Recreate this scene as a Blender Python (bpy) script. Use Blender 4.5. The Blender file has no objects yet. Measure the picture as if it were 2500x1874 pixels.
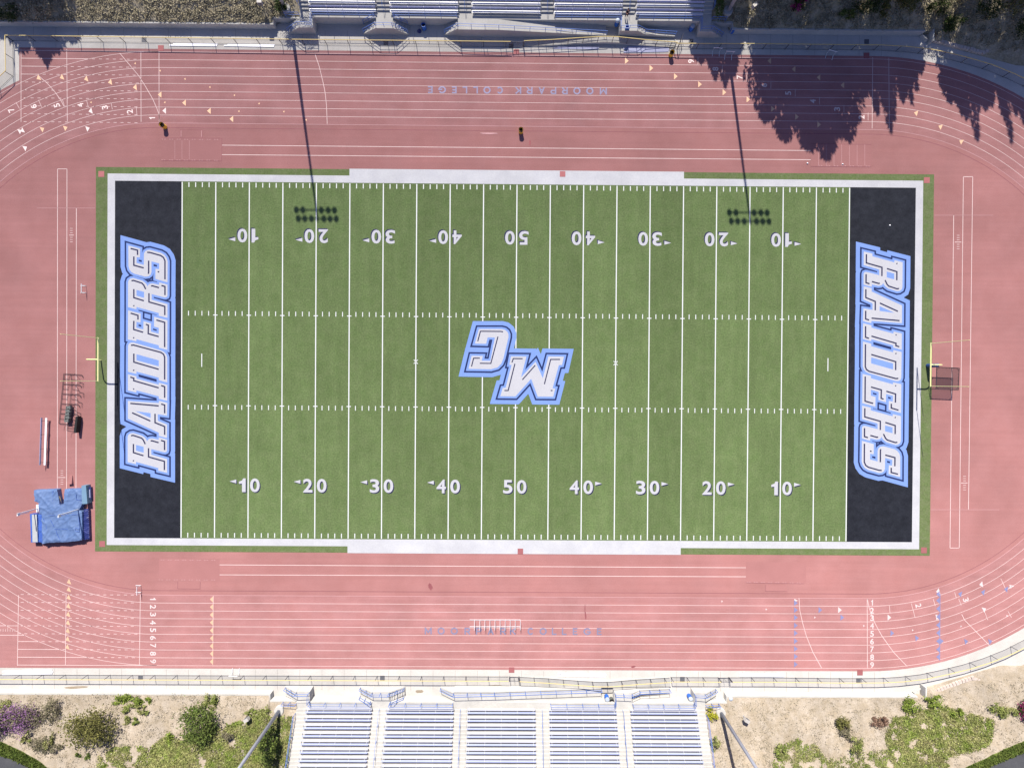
import bpy, bmesh, math, random
from mathutils import Vector, Matrix, noise
from mathutils.geometry import delaunay_2d_cdt

# ------------------------------------------------------------------ camera, sky, sun, exposure
scene = bpy.context.scene
COL = scene.collection
CAM_POS = Vector((-0.9128, -2.5000, 75.9229))
CAM_ROT = Matrix(((0.99996173, -0.00686005, -0.00542915),
                  (0.00689230, 0.99995859, 0.00594320),
                  (0.00538816, -0.00598039, 0.99996760)))
FPX = 1350.0
cam_data = bpy.data.cameras.new('camera')
cam_data.sensor_width = 36.0
cam_data.lens = 36.0 * FPX / 2500.0
cam_data.clip_end = 3000.0
cam = bpy.data.objects.new('camera', cam_data)
COL.objects.link(cam)
cam.matrix_world = Matrix.Translation(CAM_POS) @ CAM_ROT.to_4x4()
scene.camera = cam

SUN_EL = math.radians(42.7)
SUN_AZ = math.radians(-8.0)               # from +Y (top of the picture), towards -X
to_sun = Vector((math.sin(SUN_AZ) * math.cos(SUN_EL), math.cos(SUN_AZ) * math.cos(SUN_EL), math.sin(SUN_EL)))
world = bpy.data.worlds.new('World')
scene.world = world
world.use_nodes = True
wn = world.node_tree.nodes
sky = wn.new('ShaderNodeTexSky')
sky.sky_type = 'NISHITA'
sky.sun_disc = False
sky.sun_elevation = SUN_EL
sky.sun_rotation = SUN_AZ
sky.air_density = 1.0
sky.dust_density = 1.0
tint = wn.new('ShaderNodeVectorMath'); tint.operation = 'MULTIPLY'; tint.inputs[1].default_value = (.92, .92, 1.30)
world.node_tree.links.new(sky.outputs[0], tint.inputs[0])
world.node_tree.links.new(tint.outputs[0], wn['Background'].inputs[0])
wn['Background'].inputs[1].default_value = 0.055
sun_data = bpy.data.lights.new('sun', 'SUN')
sun_data.energy = 4.6
sun_data.angle = math.radians(0.5)
sun_data.color = (1.0, 0.95, 0.88)
sun = bpy.data.objects.new('sun', sun_data)
COL.objects.link(sun)
sun.rotation_euler = (-to_sun).to_track_quat('-Z', 'Y').to_euler()
sun.location = (-10, 60, 60)
scene.view_settings.view_transform = 'Standard'
scene.view_settings.look = 'None'
scene.view_settings.exposure = 0.68
scene.view_settings.gamma = 1.0
scene.render.engine = 'CYCLES'
scene.cycles.max_bounces = 5
scene.cycles.transparent_max_bounces = 16

rng = random.Random(7)

# ------------------------------------------------------------------ measuring the place from the survey picture
def P(u, v, z=0.0):
    """where the sight line of a surveyed picture point meets height z"""
    d = CAM_ROT @ Vector(((u - 1250.0) / FPX, -(v - 937.0) / FPX, -1.0))
    t = (z - CAM_POS.z) / d.z
    q = CAM_POS + d * t
    return Vector((q.x, q.y, z))

KZ = 2211 / 640.0
def _zz(ox, oy):
    return lambda x, y, z=0.0: P(ox + x / KZ, oy + y / KZ, z)
Z1, Z2, Z3, Z4 = _zz(0, 0), _zz(620, 0), _zz(1240, 0), _zz(1860, 0)
B1, B2, B3, B4 = _zz(0, 1394), _zz(620, 1394), _zz(1240, 1394), _zz(1860, 1394)

# ------------------------------------------------------------------ materials
def mat(name, col, rough=0.85, var=0.0, scale=1.0, col2=None, detail=6, metal=0.0, bump=0.0,
        bscale=40.0, spec=0.25, island=0.0, fine=0.0, fscale=20.0, diffr=0.0, alpha=None, streak=0.0, panel=0.0):
    m = bpy.data.materials.new(name)
    m.use_nodes = True
    nt = m.node_tree
    n, l = nt.nodes, nt.links
    b = n['Principled BSDF']
    b.inputs['Roughness'].default_value = rough
    b.inputs['Metallic'].default_value = metal
    b.inputs['Specular IOR Level'].default_value = spec
    if 'Diffuse Roughness' in b.inputs:
        b.inputs['Diffuse Roughness'].default_value = diffr
    geo = n.new('ShaderNodeNewGeometry')
    cur = None
    rgb = n.new('ShaderNodeRGB'); rgb.outputs[0].default_value = (*col, 1); cur = rgb.outputs[0]
    if col2 is not None:
        tex = n.new('ShaderNodeTexNoise'); tex.inputs['Scale'].default_value = scale
        tex.inputs['Detail'].default_value = detail; tex.inputs['Roughness'].default_value = 0.62
        l.new(geo.outputs['Position'], tex.inputs['Vector'])
        ramp = n.new('ShaderNodeMapRange'); ramp.inputs[1].default_value = 0.36; ramp.inputs[2].default_value = 0.64
        l.new(tex.outputs['Fac'], ramp.inputs[0])
        mx = n.new('ShaderNodeMix'); mx.data_type = 'RGBA'
        l.new(ramp.outputs[0], mx.inputs[0]); l.new(cur, mx.inputs[6]); mx.inputs[7].default_value = (*col2, 1)
        cur = mx.outputs[2]
    def modulate(fac_socket, amp, cur):
        mr = n.new('ShaderNodeMapRange'); mr.inputs[1].default_value = 0.25; mr.inputs[2].default_value = 0.75
        mr.inputs[3].default_value = 1 - amp; mr.inputs[4].default_value = 1 + amp; mr.clamp = False
        l.new(fac_socket, mr.inputs[0])
        vm = n.new('ShaderNodeVectorMath'); vm.operation = 'SCALE'
        l.new(cur, vm.inputs[0]); l.new(mr.outputs[0], vm.inputs['Scale'])
        return vm.outputs[0]
    if var:
        t2 = n.new('ShaderNodeTexNoise'); t2.inputs['Scale'].default_value = scale * 0.37
        t2.inputs['Detail'].default_value = 5
        l.new(geo.outputs['Position'], t2.inputs['Vector'])
        cur = modulate(t2.outputs['Fac'], var, cur)
    if fine:
        t3 = n.new('ShaderNodeTexNoise'); t3.inputs['Scale'].default_value = fscale
        t3.inputs['Detail'].default_value = 3
        l.new(geo.outputs['Position'], t3.inputs['Vector'])
        cur = modulate(t3.outputs['Fac'], fine, cur)
    if streak:
        mp = n.new('ShaderNodeMapping'); mp.inputs['Scale'].default_value = (.045, 1.7, 1)
        l.new(geo.outputs['Position'], mp.inputs['Vector'])
        t5 = n.new('ShaderNodeTexNoise'); t5.inputs['Scale'].default_value = 1.0; t5.inputs['Detail'].default_value = 6
        l.new(mp.outputs[0], t5.inputs['Vector']); cur = modulate(t5.outputs['Fac'], streak, cur)
    if panel:
        sx = n.new('ShaderNodeSeparateXYZ'); l.new(geo.outputs['Position'], sx.inputs[0])
        dv = n.new('ShaderNodeMath'); dv.operation = 'DIVIDE'; dv.inputs[1].default_value = 4.572; l.new(sx.outputs[0], dv.inputs[0])
        fl = n.new('ShaderNodeMath'); fl.operation = 'FLOOR'; l.new(dv.outputs[0], fl.inputs[0])
        wh = n.new('ShaderNodeTexWhiteNoise'); wh.noise_dimensions = '1D'; l.new(fl.outputs[0], wh.inputs['W'])
        cur = modulate(wh.outputs['Value'], panel * .5, cur)
        mp = n.new('ShaderNodeMapping'); mp.inputs['Scale'].default_value = (.9, .12, 1)
        l.new(geo.outputs['Position'], mp.inputs['Vector'])
        t6 = n.new('ShaderNodeTexNoise'); t6.inputs['Scale'].default_value = 1.0; t6.inputs['Detail'].default_value = 7
        t6.inputs['Roughness'].default_value = .7
        l.new(mp.outputs[0], t6.inputs['Vector']); cur = modulate(t6.outputs['Fac'], panel * 1.6, cur)
    if island:
        mr = n.new('ShaderNodeMapRange'); mr.inputs[3].default_value = 1 - island; mr.inputs[4].default_value = 1 + island
        l.new(geo.outputs['Random Per Island'], mr.inputs[0])
        vm = n.new('ShaderNodeVectorMath'); vm.operation = 'SCALE'
        l.new(cur, vm.inputs[0]); l.new(mr.outputs[0], vm.inputs['Scale']); cur = vm.outputs[0]
    l.new(cur, b.inputs['Base Color'])
    if bump:
        t4 = n.new('ShaderNodeTexNoise'); t4.inputs['Scale'].default_value = bscale; t4.inputs['Detail'].default_value = 4
        l.new(geo.outputs['Position'], t4.inputs['Vector'])
        bp = n.new('ShaderNodeBump'); bp.inputs['Strength'].default_value = bump; bp.inputs['Distance'].default_value = 0.05
        l.new(t4.outputs['Fac'], bp.inputs['Height']); l.new(bp.outputs[0], b.inputs['Normal'])
    if alpha is not None:
        tr = n.new('ShaderNodeBsdfTransparent'); ms = n.new('ShaderNodeMixShader')
        ms.inputs[0].default_value = alpha
        l.new(tr.outputs[0], ms.inputs[1]); l.new(b.outputs[0], ms.inputs[2])
        l.new(ms.outputs[0], n['Material Output'].inputs['Surface'])
    return m

M = {
 'infield': mat('red_polyurethane', (.385, .176, .162), .9, .11, .35, (.408, .194, .181), fine=.10, fscale=9, diffr=.9, streak=.05),
 'track': mat('red_track_rubber', (.388, .182, .171), .9, .12, .5, (.414, .205, .196), fine=.10, fscale=8, diffr=.9, streak=.08),
 'patch': mat('pit_cover_rubber', (.402, .186, .174), .9, .05, .6, (.388, .178, .166), fine=.06, fscale=8, diffr=.9),
 'linewhite': mat('line_paint', (.68, .52, .49), .8, .10, 1.2, fine=.08, fscale=4, diffr=.5),
 'thinwhite': mat('worn_line_paint', (.58, .34, .34), .8, .12, 1.0, diffr=.5),
 'peach': mat('peach_paint', (.67, .43, .275), .8, .08, 2.0),
 'markwhite': mat('white_mark_paint', (.68, .56, .53), .8, .08, 2.0),
 'blue_mark': mat('blue_mark_paint', (.235, .235, .40), .8, .10, 2.0),
 'lettering': mat('faded_blue_lettering', (.235, .215, .31), .9, .12, 2.0),
 'darkline': mat('seam_dirt', (.26, .10, .11), .9, .15, 3.0),
 'stain': mat('dark_stain', (.27, .09, .095), .9, .15, 2.0),
 'turf': mat('turf_green', (.122, .176, .064), .95, .08, .8, (.142, .190, .077), fine=.24, fscale=5.0, panel=.08, diffr=.7, spec=.1),
 'turf_edge': mat('turf_green_edge', (.128, .176, .062), .95, .10, 1.5, (.160, .190, .088), fine=.2, fscale=5.0, diffr=.7, spec=.1),
 'turf_white': mat('turf_white', (.50, .50, .515), .9, .07, .6, (.545, .545, .55), fine=.06, fscale=5, diffr=.5, spec=.1),
 'turf_line': mat('turf_white_line', (.66, .67, .66), .9, .04, 1.0, diffr=.3, spec=.1),
 'turf_black': mat('turf_black', (.016, .0175, .023), .95, .16, 1.2, (.023, .025, .032), fine=.22, fscale=6, spec=.1),
 'turf_blue': mat('turf_light_blue', (.195, .305, .61), .9, .05, 1.0, fine=.06, fscale=5, diffr=.4, spec=.1),
 'turf_navy': mat('turf_navy', (.020, .032, .105), .9, .08, 2.0, spec=.1),
 'turf_face': mat('turf_white_face', (.49, .49, .51), .9, .04, .8, fine=.05, fscale=5, diffr=.4, spec=.1),
 'pin': mat('turf_pinstripe', (.030, .030, .075), .9, .08, 2.0, spec=.1),
 'concrete': mat('concrete', (.52, .495, .45), .9, .10, .45, (.57, .545, .50), fine=.06, fscale=5, diffr=.6),
 'concrete2': mat('stand_concrete', (.46, .445, .405), .9, .10, .8, (.50, .485, .445), fine=.06, fscale=6, diffr=.6),
 'concwall': mat('wall_concrete', (.47, .46, .42), .9, .12, .7, (.52, .505, .465), fine=.07, fscale=6, diffr=.6),
 'joint': mat('joint_dirt', (.30, .28, .25), .9, .1, 2.0),
 'aluminium': mat('bench_aluminium', (.70, .70, .72), .45, .03, 1.0, metal=.25, spec=.5),
 'seatblue': mat('blue_backrest', (.34, .38, .58), .5, .05, 2.0, spec=.4),
 'bluepipe': mat('blue_pipe', (.09, .19, .52), .45, .04, 2.0, spec=.5),
 'dark_metal': mat('dark_steel', (.035, .032, .038), .5, .1, 3.0, spec=.4),
 'galv': mat('galvanised_steel', (.40, .43, .49), .5, .08, 3.0, metal=.05, spec=.4),
 'fencepost': mat('fence_steel', (.07, .07, .085), .55, .1, 3.0, metal=.3),
 'mesh': mat('chain_link', (.16, .165, .18), .7, .05, 3.0, alpha=.17),
 'yellow': mat('yellow_cap', (.66, .53, .21), .5, .06, 2.0),
 'goal_yellow': mat('goal_yellow', (.80, .76, .34), .4, .03, 2.0, spec=.5),
 'white_paint': mat('white_enamel', (.80, .80, .80), .4, .03, 3.0, spec=.5),
 'pad_blue': mat('blue_pad_vinyl', (.025, .075, .26), .4, .06, 3.0, spec=.5),
 'tarp': mat('blue_tarp', (.105, .175, .345), .55, .08, .8, (.135, .205, .37), bump=.12, bscale=6.0, spec=.4),
 'greypad': mat('grey_pad', (.13, .14, .13), .7, .1, 3.0),
 'tarp_deep': mat('deep_blue_vinyl', (.05, .11, .40), .5, .1, 1.5, (.07, .15, .45), bump=.3, bscale=3.0, spec=.4),
 'tarp_navy': mat('navy_vinyl', (.025, .035, .15), .45, .1, 2.0, spec=.5),
 'foam': mat('grey_foam', (.44, .45, .43), .9, .1, 2.5, (.40, .42, .42)),
 'teal': mat('teal_vinyl', (.16, .27, .37), .5, .08, 2.0, spec=.4),
 'plank': mat('aluminium_plank', (.82, .82, .84), .4, .03, 3.0, metal=.1, spec=.5),
 'lavender': mat('blue_plank', (.33, .34, .48), .5, .05, 2.0),
 'wood': mat('weathered_wood', (.28, .23, .15), .8, .15, 4.0),
 'net': mat('black_net', (.020, .016, .022), .9, .05, 5.0, alpha=.50),
 'rubber': mat('black_rubber', (.02, .02, .02), .7, .1, 4.0),
 'drum_yellow': mat('yellow_drum', (.70, .46, .05), .5, .08, 3.0),
 'drum_blue': mat('blue_drum', (.03, .14, .52), .4, .08, 3.0, spec=.5),
 'lidgrey': mat('drum_lid', (.45, .50, .55), .5, .05, 3.0),
 'earth': mat('bare_earth', (.30, .245, .175), .95, .12, .5, (.36, .30, .225), fine=.12, fscale=6, diffr=.9),
 'hill': mat('dry_slope', (.36, .298, .212), .95, .18, .9, (.43, .372, .295), detail=9, fine=.20, fscale=6.5, bump=.7, bscale=5.0, diffr=.8),
 'hilltop': mat('scrub_slope', (.36, .30, .18), .95, .22, 1.2, (.44, .385, .28), detail=9, fine=.30, fscale=5.5, bump=.9, bscale=4.0, diffr=.8),
 'asphalt': mat('asphalt', (.055, .056, .062), .9, .10, 1.0, (.065, .066, .070), fine=.12, fscale=8),
 'grass': mat('mown_grass', (.085, .125, .022), .95, .2, 1.0, (.13, .16, .035), fine=.25, fscale=6, island=.35),
 'cover': mat('ground_cover_leaf', (.160, .210, .038), .8, .18, .8, (.27, .255, .105), island=.45, spec=.2),
 'cover_bright': mat('bright_leaf', (.150, .205, .030), .8, .15, 1.2, (.20, .25, .045), island=.35, spec=.2),
 'brush': mat('dry_brush', (.43, .365, .26), .95, .15, 1.2, (.32, .28, .20), island=.35),
 'greybrush': mat('grey_brush', (.27, .24, .155), .95, .15, 1.2, (.38, .33, .22), island=.4),
 'leaf_olive': mat('olive_leaf', (.110, .112, .028), .8, .15, 1.2, (.155, .142, .045), island=.45, spec=.2),
 'leaf_green': mat('green_leaf', (.075, .112, .022), .8, .15, 1.2, (.125, .155, .036), island=.45, spec=.2),
 'leaf_dark': mat('dark_leaf', (.030, .050, .012), .8, .15, 1.2, (.055, .075, .018), island=.45, spec=.2),
 'leaf_sage': mat('sage_leaf', (.14, .13, .075), .85, .15, 1.5, (.19, .165, .10), island=.4, spec=.2),
 'leaf_red': mat('dry_red_leaf', (.19, .11, .075), .85, .15, 1.5, (.24, .16, .11), island=.4, spec=.2),
 'leaf_yellow': mat('yellow_green_leaf', (.34, .33, .03), .8, .1, 2.0, island=.35, spec=.2),
 'bloom': mat('purple_bloom', (.25, .13, .25), .8, .15, 2.0, (.17, .08, .18), island=.4, spec=.2),
 'bloom_magenta': mat('magenta_bloom', (.30, .02, .13), .8, .15, 2.0, island=.4, spec=.2),
 'bark': mat('bark', (.12, .09, .065), .9, .2, 4.0),
 'stone': mat('sand_block', (.62, .53, .45), .9, .12, 2.5, (.56, .47, .40), fine=.1, fscale=6),
 'grate': mat('grate_iron', (.14, .145, .16), .7, .1, 5.0),
 'redcover': mat('red_box_lid', (.34, .12, .12), .8, .08, 4.0),
 'skin': mat('skin', (.50, .25, .18), .6, .03, 5.0),
 'cloth_dark': mat('dark_cloth', (.018, .016, .024), .9, .1, 8.0),
 'cloth_red': mat('dull_red_cloth', (.34, .06, .06), .9, .1, 8.0),
 'hair': mat('dark_hair', (.02, .013, .01), .6, .1, 12.0),
 'glass': mat('lamp_glass', (.55, .57, .60), .15, spec=.6),
 'plate': mat('painted_box', (.50, .47, .42), .7, .1, 4.0),
}

# ------------------------------------------------------------------ mesh builder
class MB:
    def __init__(s):
        s.v = []; s.f = []
    def add(s, verts, faces):
        o = len(s.v)
        s.v += [Vector(p) for p in verts]
        s.f += [tuple(i + o for i in q) for q in faces]
        return s
    def box(s, x0, x1, y0, y1, z0, z1):
        if x0 > x1: x0, x1 = x1, x0
        if y0 > y1: y0, y1 = y1, y0
        return s.add([(x0, y0, z0), (x1, y0, z0), (x1, y1, z0), (x0, y1, z0), (x0, y0, z1), (x1, y0, z1), (x1, y1, z1), (x0, y1, z1)],
              [(3, 2, 1, 0), (4, 5, 6, 7), (0, 1, 5, 4), (1, 2, 6, 5), (2, 3, 7, 6), (3, 0, 4, 7)])
    def obox(s, c, ax, L, W, H):
        """box of length L along ax (horizontal angle), centred at c, its base at c.z"""
        c = Vector(c); u = Vector((math.cos(ax), math.sin(ax), 0)); w = Vector((-u.y, u.x, 0)); k = Vector((0, 0, 1))
        vs = [c + u * (a * L / 2) + w * (b * W / 2) + k * h for h in (0, H) for a, b in ((-1, -1), (1, -1), (1, 1), (-1, 1))]
        return s.add(vs, [(3, 2, 1, 0), (4, 5, 6, 7), (0, 1, 5, 4), (1, 2, 6, 5), (2, 3, 7, 6), (3, 0, 4, 7)])
    def prism(s, poly, z0, z1):
        """vertical prism over a plan polygon; z0, z1 numbers or per-vertex lists"""
        n = len(poly)
        a = sum(poly[i][0] * poly[(i + 1) % n][1] - poly[(i + 1) % n][0] * poly[i][1] for i in range(n))
        za = z0 if isinstance(z0, (list, tuple)) else [z0] * n
        zb = z1 if isinstance(z1, (list, tuple)) else [z1] * n
        if a < 0:
            poly = list(reversed(poly)); za = list(reversed(za)); zb = list(reversed(zb))
        vs = [(p[0], p[1], za[i]) for i, p in enumerate(poly)] + [(p[0], p[1], zb[i]) for i, p in enumerate(poly)]
        fs = [tuple(range(n - 1, -1, -1)), tuple(range(n, 2 * n))]
        fs += [(i, (i + 1) % n, n + (i + 1) % n, n + i) for i in range(n)]
        return s.add(vs, fs)
    def tube(s, pts, r, n=6, r2=None, cap=True):
        pts = [Vector(p) for p in pts]
        m = len(pts); rings = []
        for i, p in enumerate(pts):
            d = (pts[min(i + 1, m - 1)] - pts[max(i - 1, 0)]).normalized()
            up = Vector((0, 0, 1)) if abs(d.z) < .9 else Vector((1, 0, 0))
            a = d.cross(up).normalized(); b = a.cross(d)
            rr = r if r2 is None else r + (r2 - r) * i / (m - 1)
            rings.append([p + (a * math.cos(2 * math.pi * k / n) + b * math.sin(2 * math.pi * k / n)) * rr for k in range(n)])
        vs = [q for ring in rings for q in ring]
        fs = []
        for i in range(m - 1):
            for k in range(n):
                fs.append((i * n + k, i * n + (k + 1) % n, (i + 1) * n + (k + 1) % n, (i + 1) * n + k))
        if cap:
            fs.append(tuple(range(n - 1, -1, -1))); fs.append(tuple((m - 1) * n + k for k in range(n)))
        return s.add(vs, fs)
    def lathe(s, c, prof, n=16):
        c = Vector(c); vs = []; fs = []
        for r, z in prof:
            vs += [c + Vector((r * math.cos(2 * math.pi * k / n), r * math.sin(2 * math.pi * k / n), z)) for k in range(n)]
        for i in range(len(prof) - 1):
            for k in range(n):
                fs.append((i * n + k, i * n + (k + 1) % n, (i + 1) * n + (k + 1) % n, (i + 1) * n + k))
        return s.add(vs, fs)
    def strip(s, pts, w, z):
        """flat painted line of width w along plan points, closed when first == last"""
        pts = [Vector((p[0], p[1])) for p in pts]
        closed = (pts[0] - pts[-1]).length < 1e-6
        m = len(pts); vs = []
        for i in range(m):
            a = pts[i - 1] if i > 0 else (pts[-2] if closed else pts[0])
            b = pts[i + 1] if i < m - 1 else (pts[1] if closed else pts[-1])
            d1 = (pts[i] - a); d2 = (b - pts[i])
            d1 = d1.normalized() if d1.length > 1e-7 else d2.normalized()
            d2 = d2.normalized() if d2.length > 1e-7 else d1
            t = (d1 + d2)
            t = t.normalized() if t.length > 1e-6 else d1
            nn = Vector((-t.y, t.x)); k = w / 2 / max(.35, nn.dot(Vector((-d1.y, d1.x))))
            vs += [(pts[i].x + nn.x * k, pts[i].y + nn.y * k, z), (pts[i].x - nn.x * k, pts[i].y - nn.y * k, z)]
        return s.add(vs, [(2 * i + 1, 2 * i + 3, 2 * i + 2, 2 * i) for i in range(m - 1)])
    def rect(s, x0, x1, y0, y1, z):
        if x0 > x1: x0, x1 = x1, x0
        if y0 > y1: y0, y1 = y1, y0
        return s.add([(x0, y0, z), (x1, y0, z), (x1, y1, z), (x0, y1, z)], [(0, 1, 2, 3)])
    def poly(s, pts, z):
        pts = [(p[0], p[1]) for p in pts]; n = len(pts)
        if sum(pts[i][0] * pts[(i + 1) % n][1] - pts[(i + 1) % n][0] * pts[i][1] for i in range(n)) < 0: pts.reverse()
        return s.add([(x, y, z) for x, y in pts], [tuple(range(n))])
    def build(s, name, m, parent=None, smooth=False):
        me = bpy.data.meshes.new(name)
        off = parent.matrix_world.translation if parent is not None else Vector((0, 0, 0))
        if parent is not None:
            q = parent; off = Vector((0, 0, 0))
            while q is not None:
                off = off + q.location; q = q.parent
        me.from_pydata([p - off for p in s.v], [], s.f)
        me.materials.append(m if not isinstance(m, str) else M[m])
        if smooth:
            for p in me.polygons: p.use_smooth = True
        o = bpy.data.objects.new(name, me); COL.objects.link(o)
        if parent is not None: o.parent = parent
        return o

def tag(o, label, cat, group=None, kind=None):
    if label: o['label'] = label
    if cat: o['category'] = cat
    if group: o['group'] = group
    if kind: o['kind'] = kind
    return o
def thing(name, label, cat, loc=(0, 0, 0), group=None):
    o = bpy.data.objects.new(name, None); COL.objects.link(o)
    o.location = loc; o.empty_display_size = .3
    return tag(o, label, cat, group)
def struct(o):
    o['kind'] = 'structure'; return o
def copy_tree(o, parent=None):
    c = o.copy(); COL.objects.link(c)
    if parent is not None: c.parent = parent
    for ch in [k for k in o.children]: copy_tree(ch, c)
    return c
def dup(root, loc, rotz=0.0, label=None):
    r = copy_tree(root); r.location = loc; r.rotation_euler = (0, 0, rotz)
    if label: r['label'] = label
    return r

# ------------------------------------------------------------------ plan shapes
def area2(p):
    n = len(p)
    return sum(p[i][0] * p[(i + 1) % n][1] - p[(i + 1) % n][0] * p[i][1] for i in range(n))
def ccw(p):
    p = [(float(a[0]), float(a[1])) for a in p]
    return p if area2(p) > 0 else list(reversed(p))
def union_tris(solids, holes=()):
    vs = []; fs = []
    for q in list(solids) + list(holes):
        q = ccw(q)
        if abs(area2(q)) < 1e-7: continue
        o = len(vs); vs += [Vector(a) for a in q]; fs.append(list(range(o, o + len(q))))
    nh = len(fs) - len(holes)
    V, E_, F, ov, oe, of = delaunay_2d_cdt(vs, [], fs, 0, 1e-5)
    tr = []
    for t, src in zip(F, of):
        if not src: continue
        if holes and any(i >= nh for i in src): continue
        tr.append(tuple(t))
    return [(v.x, v.y) for v in V], tr
def grow(polys, d, limit=2.4):
    out = []
    for q in polys:
        q = ccw(q); n = len(q); out.append(q)
        for i in range(n):
            a, b, c = Vector(q[i - 1]), Vector(q[i]), Vector(q[(i + 1) % n])
            e1 = (b - a).normalized(); e2 = (c - b).normalized()
            n1 = Vector((e1.y, -e1.x)); n2 = Vector((e2.y, -e2.x))
            out.append([b, b + n2 * d, c + n2 * d, c])
            if e1.x * e2.y - e1.y * e2.x > 1e-4:
                k = n1 + n2; L = k.length
                if L > 1e-3 and 2 / L < limit:
                    tip = b + k / L * (d * 2 / L); out.append([b, b + n1 * d, tip, b + n2 * d])
                else:
                    out.append([b, b + n1 * d, b + n2 * d])
    return out
def sheet(mb, polys, z, holes=()):
    v, t = union_tris(polys, holes)
    used = sorted({i for q in t for i in q}); mp = {k: i for i, k in enumerate(used)}
    mb.add([(v[k][0], v[k][1], z) for k in used], [tuple(mp[i] for i in q) for q in t])

def thick(strokes, w):
    out = []
    for st in strokes:
        for a, b in zip(st[:-1], st[1:]):
            a, b = Vector(a), Vector(b); d = (b - a).normalized() * (w * .5); n = Vector((-d.y, d.x)) 
            out.append([a - d * .9 - n, b + d * .9 - n, b + d * .9 + n, a - d * .9 + n])
    return out
def _arc(cx, cy, rx, ry, a0, a1, n=10):
    return [(cx + rx * math.cos(math.radians(a0 + (a1 - a0) * k / n)), cy + ry * math.sin(math.radians(a0 + (a1 - a0) * k / n))) for k in range(n + 1)]
STROKE = {  # capital letters on a one by one box
 'M': [[(0, 0), (0, 1), (.5, .25), (1, 1), (1, 0)]], 'O': [_arc(.5, .5, .5, .5, 0, 360, 20)],
 'R': [[(0, 0), (0, 1), (.6, 1)] , _arc(.6, .73, .38, .27, 90, -90, 8), [(.6, .46), (0, .46)], [(.5, .46), (1, 0)]],
 'P': [[(0, 0), (0, 1), (.6, 1)], _arc(.6, .73, .38, .27, 90, -90, 8), [(.6, .46), (0, .46)]],
 'A': [[(0, 0), (.5, 1), (1, 0)], [(.2, .33), (.8, .33)]], 'K': [[(0, 0), (0, 1)], [(1, 1), (.05, .42)], [(.35, .6), (1, 0)]],
 'C': [_arc(.55, .5, .55, .5, 50, 310, 14)], 'G': [_arc(.55, .5, .55, .5, 50, 340, 14) + [(1.07, .45), (.62, .45)]],
 'L': [[(0, 1), (0, 0), (1, 0)]], 'E': [[(1, 1), (0, 1), (0, 0), (1, 0)], [(0, .52), (.85, .52)]]}
def put_stroke(mb, ch, c, w, h, ang, z, sw):
    ca, sa = math.cos(ang), math.sin(ang)
    def tf(p):
        lx, ly = (p[0] - .5) * (w - sw), (p[1] - .5) * (h - sw)
        return (c[0] + lx * ca - ly * sa, c[1] + lx * sa + ly * ca)
    sheet(mb, thick([[tf(p) for p in st] for st in STROKE[ch]], sw), z)
_gl = {}
def glyph(ch, weight=0.0):
    """letter outline as triangles in a unit box plus its width/height ratio"""
    if (ch, weight) in _gl: return _gl[(ch, weight)]
    cu = bpy.data.curves.new('letter', 'FONT'); cu.body = ch; cu.offset = weight; cu.resolution_u = 4; cu.fill_mode = 'FRONT'
    ob = bpy.data.objects.new('letter', cu); COL.objects.link(ob)
    dg = bpy.context.evaluated_depsgraph_get()
    me = bpy.data.meshes.new_from_object(ob.evaluated_get(dg))
    vs = [v.co.copy() for v in me.vertices]; fs = [tuple(p.vertices) for p in me.polygons]
    bpy.data.objects.remove(ob); bpy.data.curves.remove(cu); bpy.data.meshes.remove(me)
    x0 = min(v.x for v in vs); x1 = max(v.x for v in vs); y0 = min(v.y for v in vs); y1 = max(v.y for v in vs)
    nv = [((v.x - x0) / (x1 - x0), (v.y - y0) / (y1 - y0)) for v in vs]
    a = sum((nv[f[1]][0] - nv[f[0]][0]) * (nv[f[2]][1] - nv[f[0]][1]) - (nv[f[2]][0] - nv[f[0]][0]) * (nv[f[1]][1] - nv[f[0]][1]) for f in fs)
    if a < 0: fs = [tuple(reversed(f)) for f in fs]
    _gl[(ch, weight)] = (nv, fs, (x1 - x0) / (y1 - y0))
    return _gl[(ch, weight)]
def put_glyph(mb, ch, c, w, h, ang, z, weight=0.0):
    if ch == '1':
        nv = [(.46, 0), (1, 0), (1, 1), (.62, 1), (.46, .84), (0, .76), (0, .60), (.46, .62)]; fs = [(0, 1, 2, 3, 4, 7), (7, 4, 5, 6)]
    else:
        nv, fs, asp = glyph(ch, weight)
    ca, sa = math.cos(ang), math.sin(ang)
    vs = []
    for x, y in nv:
        lx, ly = (x - .5) * w, (y - .5) * h
        vs.append((c[0] + lx * ca - ly * sa, c[1] + lx * sa + ly * ca, z))
    mb.add(vs, fs)

# ================================================================== GROUND AND TRACK
XL, XR, R0, LW = -49.0, 48.7, 32.25, 1.0755
ROUT = 42.32
def oval(R, n=72, xl=XL, xr=XR, y0=0.05):
    p = []
    for k in range(n + 1):
        a = -math.pi / 2 + math.pi * k / n; p.append((xr + R * math.cos(a), y0 + R * math.sin(a)))
    for k in range(n + 1):
        a = math.pi / 2 + math.pi * k / n; p.append((xl + R * math.cos(a), y0 + R * math.sin(a)))
    p.append(p[0]); return p

g = MB().rect(-500, 500, -500, 500, -.08)
struct(g.build('ground', 'earth'))


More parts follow.
